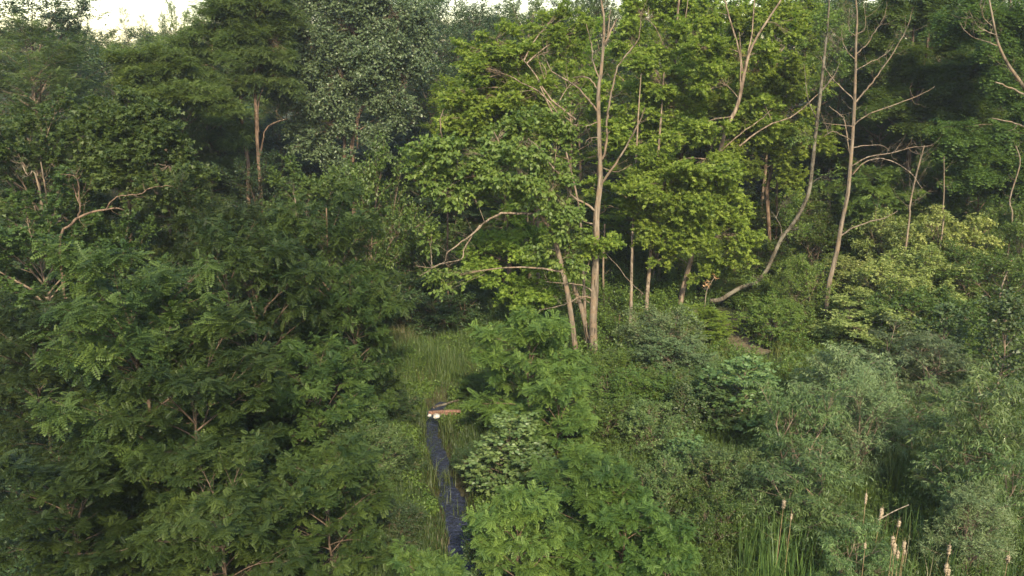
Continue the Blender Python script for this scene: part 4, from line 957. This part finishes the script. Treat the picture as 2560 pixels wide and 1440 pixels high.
hero('bare_tree', 'tree', 'pale bare limbs of a tree leaning in from the top right edge', 28, 27,
     [(2700, 700, 12), (2660, 450, 11), (2600, 290, 9), (2560, 218, 8), (2520, 161, 6.5), (2496, 111, 5.5), (2486, 67, 4.5), (2473, 0, 3.5), (2465, -40, 2.5)],
     limbs=[([(2620, 300), (2560, 238), (2520, 218), (2490, 205)], 5, 3, -.6, 0), ([(2640, 350), (2560, 316), (2520, 304), (2479, 296)], 4, 2.2, -1, 1), ([(2492, 88), (2465, 78), (2440, 60), (2425, 30)], 2.5, 1, -.3, 6), ([(2498, 115), (2450, 100), (2415, 80), (2400, 55)], 2.5, 1, .4, 6), ([(2488, 70), (2460, 45), (2450, 0)], 2, .8, .3, 5)],
     barkm='palebark', twigs=10, twig_len=(.3, .9))
for i, (pts, D, lab) in enumerate([
    ([(2272, 560, 4.5), (2274, 520, 4.5), (2281, 480, 4), (2295, 420, 3.5), (2311, 363, 3)], 37, 'thin dead sapling with tangled twigs behind the bright shrub bank'),
    ([(2358, 560, 3.5), (2357, 530, 3.5), (2360, 480, 3), (2360, 392, 2)], 37, 'thin upright dead sapling between the shrub bank and the feathery trees'),
    ([(2530, 560, 3.5), (2524, 500, 3.5), (2550, 410, 3), (2540, 365, 2)], 37, 'thin crooked dead sapling near the right edge'),
    ([(2500, 740, 4), (2510, 700, 4), (2530, 650, 3)], 34, 'short leaning dead stem at the right edge below the shrubs'),
    ([(100, 480, 4), (70, 440, 3.5), (50, 400, 3)], 29, 'thin pale stem leaning at the left edge'),
    ([(118, 500, 4.5), (110, 450, 4), (102, 405, 3)], 29.3, 'thin pale upright stem near the left edge'),
]):
    hero('dead_sapling', 'sapling', lab, 800 + i, D, pts, twigs=26 if i == 0 else 10, twig_len=(.4, 1.5) if i == 0 else (.2, .7), barkm='palebark')
hero('bent_branch_tree', 'tree', 'bare brown branch bending out to the right from dark leaves at left', 29, 26,
     [(150, 640, 6), (180, 560, 6), (205, 540, 5.5), (235, 529, 5.2), (265, 524, 4.5), (290, 520, 3), (310, 525, 1.5)],
     limbs=[([(265, 524), (275, 508), (292, 492), (316, 488), (349, 486), (375, 472), (400, 466), (425, 464), (445, 475), (455, 486)], 3.8, 1.2, -.6, 10), ([(196, 545), (201, 514), (190, 490), (182, 460)], 5, 2, -.3, 5), ([(200, 515), (197, 490), (196, 460), (185, 440), (150, 436)], 4, 1.2, -.3, 8)],
     barkm='redbark', twigs=6)
# dry orange leaves on the earth slope
ob = hero('dead_sprig', 'sprig', 'small dead sprig with dry orange leaves above the start of the leaning trunk', 30, 37,
     [(1765, 735, 2), (1775, 712, 1.6), (1785, 695, 1.2)], clumps=[(1768, 722, 9, 8, 0), (1772, 705, 7, 6, 0), (1786, 692, 9, 5, 0)], leafkw=LK(tw=1, lf=3, tl=.12, ls=.13, leaf='oval', s0=.5), leafm='orange', barkm='deadwood', dens=2.5)

# ------------------------------------------------------------------ ground cover: grass, herbs, reeds (uncountable)
def blades(name, seed, pts, hmin, hmax, wid, mat, bend=.35, sv=None):
    rng = np.random.default_rng(seed)
    P = np.asarray(pts, float); n = len(P)
    h = rng.uniform(hmin, hmax, n) * np.clip((creek_dist(P[:, 0], P[:, 1]) - .4) / 1.5, .25, 1); a = rng.uniform(0, 2 * PI, n); b = rng.uniform(.1, 1, n) * bend
    dx = np.stack([np.cos(a), np.sin(a), np.zeros(n)], 1); sx = np.stack([-np.sin(a + rng.uniform(-1, 1, n)), np.cos(a), np.zeros(n)], 1)
    w = wid * rng.uniform(.6, 1.3, n)
    p0 = P - [0, 0, .05]; p1 = P + dx * (b * h * .3)[:, None] + np.array([0, 0, 1]) * (h * .55)[:, None]; p2 = P + dx * (b * h)[:, None] + np.array([0, 0, 1]) * (h * (1 - .25 * b))[:, None]
    W2 = sx * w[:, None] / 2
    V = np.stack([p0 - W2 * .7, p0 + W2 * .7, p1 + W2, p1 - W2, p2 + W2 * .12, p2 - W2 * .12], 1).reshape(-1, 3)
    i = np.arange(n)[:, None] * 6
    F = np.concatenate([i + np.array([[0, 1, 2, 3]]), i + np.array([[3, 2, 4, 5]])], 0)
    o = bpy.data.objects.new(name, quads_mesh(name, V, F, M[mat], np.repeat(rng.uniform(0, 1, n), 6)))
    return link(o)

def noise2(x, y, s=1.0, k=0):
    return (np.sin(x * 1.1 * s + 1.7 + k) * np.cos(y * 1.3 * s + .3 * k) + np.sin(x * 2.7 * s + y * 1.9 * s + k) * .6 + np.sin(x * 5.1 * s - y * 4.3 * s + 2 * k) * .3) / 1.9

def spots(rng, n, D0, D1, pa, pb, cmin=1.0, keep=None):
    """random ground points: forward distance D0..D1, between the photo columns pa and pb"""
    y = rng.uniform(D0, D1, n); t = np.hypot(y, 12) 
    x = (rng.uniform(pa, pb, n) - 1280) / FPX * t
    m = creek_dist(x, y) > (cmin + .25 * noise2(x, y, 1.5)) * creek_w(y)
    m &= np.minimum(path_dist(x, y), path_dist(x, y + 1.2)) > .75 + .3 * noise2(x, y, 2.)
    if keep is not None: m &= keep(x, y)
    x, y = x[m], y[m]
    return np.stack([x, y, G(x, y)], 1)

PATH = np.array([on_ground(*p)[:2] for p in [(1815, 800), (1835, 845), (1870, 870), (1905, 890)]])
def path_dist(x, y):
    d = np.full(np.shape(x), 1e9)
    for i in range(len(PATH) - 1):
        a = PATH[i]; ab = PATH[i + 1] - a
        t = np.clip(((x - a[0]) * ab[0] + (y - a[1]) * ab[1]) / ab.dot(ab), 0, 1)
        d = np.minimum(d, np.hypot(x - a[0] - t * ab[0], y - a[1] - t * ab[1]))
    return d
ribbon('dirt_path', PATH, .95, M['path'], lift=.035, nseg=24, seed=4)

rg = np.random.default_rng(77)
def tuft(P, k, r):
    Q = np.repeat(P, k, 0); Q = Q + np.c_[rg.normal(0, r, (len(Q), 2)), np.zeros(len(Q))]; Q[:, 2] = G(Q[:, 0], Q[:, 1]); return Q
gp = tuft(spots(rg, 5200, 27, 41, 880, 1300, .7), 12, .16)
gpb = tuft(spots(rg, 3800, 15, 27.3, 900, 1260, .78), 10, .14)
tag(blades('grass', 20, gpb, .45, 1.0, .016, 'bankgrass', .55), 'dark green grass on the creek banks', 'grass', kind='stuff')
tag(blades('grass', 1, gp, .45, 1.05, .016, 'grass', .55), 'tall green grass of the clearing', 'grass', kind='stuff')
gp2 = tuft(spots(rg, 4200, 14.5, 30, 1480, 2620), 10, .15)
tag(blades('grass', 2, gp2, .4, .95, .014, 'grass', .5), 'tall green grass between the saplings and the cattails at the lower right', 'grass', kind='stuff')
gp3 = tuft(spots(rg, 600, 17, 39, 880, 1290, .55, lambda x, y: noise2(x, y, .8, 3) > .05), 7, .18)
tag(blades('dry_grass', 3, gp3, .7, 1.25, .010, 'drygrass', .7), 'pale seeding grass stalks scattered over the clearing and along the creek', 'grass', kind='stuff')
gp4 = tuft(spots(rg, 60, 33, 36, 925, 1020), 14, .2)
tag(blades('dry_grass', 4, gp4, .8, 1.4, .014, 'drygrass', .8), 'clump of pale leaning grass at the left side of the clearing', 'grass', kind='stuff')

bankp = np.array([on_ground(*p) for p in [(1062, 1095), (1070, 1110), (1118, 1100), (1125, 1085), (1112, 1120), (1120, 1215), (1128, 1225), (1078, 1205), (1085, 1215), (1060, 1062), (1108, 1062), (1112, 1075), (1150, 1300), (1165, 1290), (1062, 1120), (1098, 1235), (1108, 1270), (1068, 1150), (1078, 1180)]])
bq = np.repeat(bankp, 26, 0) + np.c_[rg.normal(0, .13, (len(bankp) * 26, 2)), np.zeros(len(bankp) * 26)]; bq[:, 2] = G(bq[:, 0], bq[:, 1])
def blades_raw(*a): 
    global creek_dist
    cdf = creek_dist; creek_dist = lambda x, y: np.full(np.shape(x), 9.0)
    o = blades(*a); creek_dist = cdf; return o
tag(blades_raw('grass', 21, bq, .4, .8, .014, 'grass', .95), 'grass tufts hanging over the edges of the creek', 'grass', kind='stuff')
gp8 = tuft(spots(rg, 1500, 29.5, 37, 1560, 2060, 1.0), 9, .15)
tag(blades('grass', 22, gp8, .35, .8, .016, 'slopegrass', .6), 'sunny yellow-green grass on the slope around the earth path', 'grass', kind='stuff')
def herbs(name, seed, P, hmin, hmax, leafkw, mat, label):
    rng = np.random.default_rng(seed); n = len(P)
    h = rng.uniform(hmin, hmax, n) * (1 + .5 * noise2(P[:, 0], P[:, 1], 1.2, seed))
    h = h * np.clip((creek_dist(P[:, 0], P[:, 1]) - .5) / 1.6, .3, 1)
    B = P + np.c_[rng.normal(0, .12, (n, 2)) * h[:, None], h]
    lw = foliage(rng, P, B, **leafkw)
    tb = Tubes(); tb.many(P, B, .006, .003, 3)
    V = np.concatenate([lw[0]] + tb.V); F = np.concatenate([lw[1]] + [f + len(lw[0]) for f in tb.F])
    tint = np.concatenate([lw[2], np.full(tb.n, .5)])
    return tag(link(bpy.data.objects.new(name, quads_mesh(name, V, F, M[mat], tint))), label, 'plants', kind='stuff')
KH = LK(tw=5, lf=4, tl=.16, ls=.095, leaf='lance', flat=.6, droop=.2, up=.8, s0=.15, jit=.5)
KO = LK(tw=5, lf=5, tl=.22, ls=.085, leaf='oval', flat=.5, droop=.2, up=1.1, s0=.2, jit=.45)
herbs('weeds', 5, spots(rg, 8500, 15, 31, 1450, 2620, 1.0), .5, 1.1, KH, 'shrub', 'leafy weeds among the grass at the lower right')
herbs('weeds', 6, spots(rg, 5200, 20, 34, 760, 1250, 1.1, lambda x, y: noise2(x, y, .7, 1) > -.1), .35, .8, KO, 'shrub', 'leafy weeds on the banks of the creek')
herbs('undergrowth', 7, spots(rg, 14500, 29, 58, 1180, 3100, 1.2), .45, 1.0, LK(KO, tl=.35, ls=.11, tw=6), 'shrub', 'leafy undergrowth covering the slope under the trees at right')
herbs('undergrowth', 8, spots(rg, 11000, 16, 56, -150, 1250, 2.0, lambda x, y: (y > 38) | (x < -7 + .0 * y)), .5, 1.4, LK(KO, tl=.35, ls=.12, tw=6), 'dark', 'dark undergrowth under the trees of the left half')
gp5 = tuft(spots(rg, 130, 14.2, 18.5, 1820, 2560), 9, .09)
tag(blades('reeds', 9, gp5, 1.0, 1.9, .022, 'reed', .22), 'green reed blades around the cattails', 'reeds', kind='stuff')
gp5b = tuft(spots(rg, 60, 14.3, 18.5, 1800, 2010), 12, .10)
tag(blades('reeds', 19, gp5b, .9, 1.6, .024, 'reed', .25), 'light green reed blades left of the leftmost cattail', 'reeds', kind='stuff')
gp6 = tuft(spots(rg, 60, 19, 24, 2170, 2420), 8, .12)
tag(blades('reeds', 10, gp6, 1.0, 1.8, .022, 'bankgrass', .25), 'reed blades in the dark gap between the willow bushes', 'reeds', kind='stuff')
gp7 = tuft(spots(rg, 90, 14.2, 19, 1900, 2500), 4, .12)
tag(blades('dead_reeds', 11, gp7, .7, 1.5, .014, 'drygrass', .8), 'broken straw-coloured reed stalks among the cattails', 'reeds', kind='stuff')

# ------------------------------------------------------------------ cattails
def cattail(px, py, w, hh, label, lean=0.0, seed=0):
    rng = np.random.default_rng(900 + seed)
    u_top = W(px, py, 16.3)
    D = 16.3
    if py > 1340: D = 15.2
    p = W(px, py, D)
    foot = np.array([p[0] + lean, D - .05, float(G(p[0], D))])
    sc_ = (math.hypot(D, 12 - p[2])) / FPX
    L = hh * sc_ / .87; r = w * sc_ / 2.3
    root = bpy.data.objects.new('cattail', None); link(root); root.location = foot; root.empty_display_size = .2
    tag(root, label, 'cattail', 'cattails with fluffy tan heads at the lower right')
    top = p - foot; a = np.zeros(3); c = np.array([top[0] * .3, 0, top[2] * .5])
    st = bez(a, c, top - [0, 0, L / 2], 8); tb = Tubes(); tb.add(st, np.linspace(.009, .005, 8), 6)
    link(bpy.data.objects.new('stem', tb.mesh('stem', M['straw'])), root)
    d = nrm(st[-1] - st[-2]); k = 14; t = np.linspace(0, 1, k)
    hp = st[-1] + d * (t * L)[:, None] + rng.normal(0, r * .12, (k, 3))
    rad = r * np.minimum(1, np.minimum((t + .03) * 7, (1.03 - t) * 6)) * rng.uniform(.72, 1.18, k)
    hb = Tubes(); hb.add(hp, rad, 12, .16, rng)
    m = 140; tt = rng.uniform(.05, .95, m); bs = st[-1] + d * (tt * L)[:, None]; dv = nrm(rng.standard_normal((m, 3)) + [0, 0, -.3])
    hb.many(bs + dv * r * .7, bs + dv * (r * rng.uniform(1.05, 1.5, m))[:, None], .0035, .001, 3)
    link(bpy.data.objects.new('seed_head', hb.mesh('seed_head', M['cattail'])), root)
    tip = Tubes(); tip.add(np.array([hp[-1], hp[-1] + d * .10]), np.array([.004, .002]), 4)
    link(bpy.data.objects.new('spike', tip.mesh('spike', M['straw'])), root)
    for i in range(3):
        az = rng.uniform(0, 2 * PI); hl = rng.uniform(.6, .95) * top[2]; b = rng.uniform(.1, .35)
        n = 7; s = np.linspace(0, 1, n)
        cx = np.stack([np.cos(az) * b * hl * s ** 2, np.sin(az) * b * hl * s ** 2, hl * s * (1 - .12 * s)], 1)
        sd = np.array([-math.sin(az), math.cos(az), 0]); wd = .011 * (1 - s ** 3) + .001
        V = np.stack([cx - sd * wd[:, None], cx + sd * wd[:, None]], 1).reshape(-1, 3)
        F = np.array([(2 * q, 2 * q + 1, 2 * q + 3, 2 * q + 2) for q in range(n - 1)])
        link(bpy.data.objects.new('leaf', quads_mesh('leaf', V, F, M['reed'], np.full(len(V), rng.uniform(.2, .9)))), root)
for i, (px, py, w, hh, ln, lab) in enumerate([
    (1959, 1261, 9, 19, -.06, 'short wide tan cattail head, leftmost of the cattails, under the broad willow'),
    (1978, 1292, 5, 14, -.05, 'slim small cattail head right below the leftmost one'),
    (2165, 1247, 7, 27, 0, 'tallest long cattail head in front of the willow leaves'),
    (2203, 1282, 9, 23, -.12, 'plump cattail head beside a slanting grey stalk'),
    (2247, 1310, 8, 15, -.10, 'short cattail head right of the plump one, on a leaning stalk'),
    (2125, 1322, 6, 16, 0, 'small pale cattail head left of the tallest one, low in the leaves'),
    (2232, 1353, 9, 23, 0, 'upper cattail head of the tight group of three'),
    (2237, 1372, 9, 26, .02, 'middle cattail head of the tight group of three'),
    (2245, 1386, 8, 18, .03, 'lowest and rightmost cattail head of the tight group of three'),
    (2260, 1363, 9, 18, -.04, 'upper one of two cattail heads right of the tight group'),
    (2261, 1380, 6, 11, -.05, 'tiny lower one of two cattail heads right of the tight group'),
    (2163, 1365, 6, 13, 0, 'faded small cattail head with a leaf over it'),
    (2373, 1375, 9, 22, 0, 'upper cattail head left of the silvery grey bush'),
    (2366, 1420, 9, 21, 0, 'left one of two cattail heads at the bottom edge'),
    (2372, 1431, 8, 18, .03, 'right one of two cattail heads at the bottom edge'),
    (2520, 1398, 9, 17, -.06, 'pinkish cattail head near the lower right corner'),
]):
    cattail(px, py, w, hh, lab, ln, i)

# ------------------------------------------------------------------ planks, log, stones by the creek
def bevel_box(name, mat, size, loc, rot, parent=None, seed=0):
    import bmesh
    rng = random.Random(seed)
    bm = bmesh.new(); bmesh.ops.create_cube(bm, size=1)
    for v in bm.verts: v.co.x *= size[0]; v.co.y *= size[1]; v.co.z *= size[2]
    bmesh.ops.subdivide_edges(bm, edges=[e for e in bm.edges if abs((e.verts[0].co - e.verts[1].co).x) > size[0] * .5], cuts=9)
    for v in bm.verts:
        v.co.z += .012 * math.sin(v.co.x * 4 + seed) + rng.uniform(-.004, .004); v.co.y += rng.uniform(-.005, .005)
    bmesh.ops.bevel(bm, geom=[e for e in bm.edges], offset=.006, segments=1, affect='EDGES')
    me = bpy.data.meshes.new(name); bm.to_mesh(me); bm.free(); me.materials.append(mat)
    o = bpy.data.objects.new(name, me); link(o, parent); o.location = loc; o.rotation_euler = rot
    return o
p = W(1108, 1029, 26.6)
root = bpy.data.objects.new('timber_beam', None); link(root); root.location = p
tag(root, 'reddish weathered timber beam of two boards lying across the creek', 'beam')
bevel_box('board', M['plank'], (1.15, .10, .075), (0.05, 0, 0), (0, R(-1), R(2)), root, 1)
bevel_box('board', M['plank'], (1.0, .09, .06), (-.03, -.03, -.079), (0, R(1), R(1)), root, 2)
a_ = W(1083, 1018, 27.3); b_ = W(1145, 1000, 27.9); tb = Tubes(); rr = np.random.default_rng(3)
q = np.array([a_ * (1 - t) + b_ * t for t in np.linspace(0, 1, 8)]) ; q += rr.normal(0, .012, q.shape); c0 = q.mean(0)
tb.add(q - c0, np.linspace(.05, .035, 8), 9, .08, rr)
lg = bpy.data.objects.new('log', tb.mesh('log', M['greybark'])); link(lg); lg.location = c0
tag(lg, 'thin grey log lying slanted just behind the timber beam', 'log')
def stone(loc, s, label, seed):
    import bmesh
    from mathutils import noise, Vector as Vc
    bm = bmesh.new(); bmesh.ops.create_icosphere(bm, subdivisions=4, radius=1)
    for v in bm.verts:
        k = 1 + .25 * noise.noise(v.co * 1.3 + Vc((seed, 0, 0))) + .06 * noise.noise(v.co * 5)
        v.co = Vc((v.co.x * s[0] * k, v.co.y * s[1] * k, v.co.z * s[2] * k))
    for f in bm.faces: f.smooth = True
    me = bpy.data.meshes.new('stone'); bm.to_mesh(me); bm.free(); me.materials.append(M['stone'])
    o = bpy.data.objects.new('stone', me); link(o); o.location = loc
    tag(o, label, 'stone')
stone(W(1091, 1040, 26.35), (.13, .12, .09), 'larger white stone under the timber beam at the water', 1)
stone(W(1074, 1038, 26.5), (.07, .06, .05), 'smaller pale stone left of the larger white stone', 5)
p = on_ground(965, 868)
bb = bevel_box('broken_board', M['plank'], (.85, .14, .07), (p[0], p[1], p[2] + .35), (R(20), R(-9), R(12)), None, 7)
tag(bb, 'pinkish broken board sticking out of the dark leaves left of the clearing', 'board')
st_ = hero('dead_stalk', 'stalk', 'thin grey slanting stalk leaning beside the plump cattail head', 40, 16.6, [(2195, 1300, 3), (2235, 1278, 2.6), (2272, 1262, 2.2)], barkm='deadwood', ground=False)
for i, px in enumerate((1537, 1548, 1558)):
    foot = W(px, 822, 36.5); g0 = float(G(foot[0], foot[1])); hero('wooden_stake', 'stake', ('left one of three short reddish stakes behind the slim pale trunk', 'middle one of three short reddish stakes behind the slim pale trunk', 'right one of three short reddish stakes behind the slim pale trunk')[i], 50 + i, 36.5,
        [(px, 822, 5.5), (px, 806, 5.5), (px + 1, 792 - (i % 2) * 4, 5)], barkm='redbark', group='short stakes behind the slim pale trunk')

# ------------------------------------------------------------------ the hazy evening air
hm, hnt, hout = nodes('haze')
hv = hnt.nodes.new('ShaderNodeVolumePrincipled'); hv.inputs['Color'].default_value = (0.80, 0.88, 1.0, 1); hv.inputs['Density'].default_value = 0.0004
hv.inputs['Anisotropy'].default_value = 0.2
hnt.links.new(hv.outputs[0], hout.inputs['Volume'])
hx, hy0, hy1, hz0, hz1 = 905.0, -905.0, 905.0, -4.0, 24.0
HV = np.array([(x, y, z) for x in (-hx, hx) for y in (hy0, hy1) for z in (hz0, hz1)])
HF = np.array([(0, 1, 3, 2), (4, 6, 7, 5), (0, 4, 5, 1), (2, 3, 7, 6), (0, 2, 6, 4), (1, 5, 7, 3)])
tag(link(bpy.data.objects.new('haze', quads_mesh('haze', HV, HF, hm))), 'thin bluish haze over the wood', 'haze', kind='stuff')
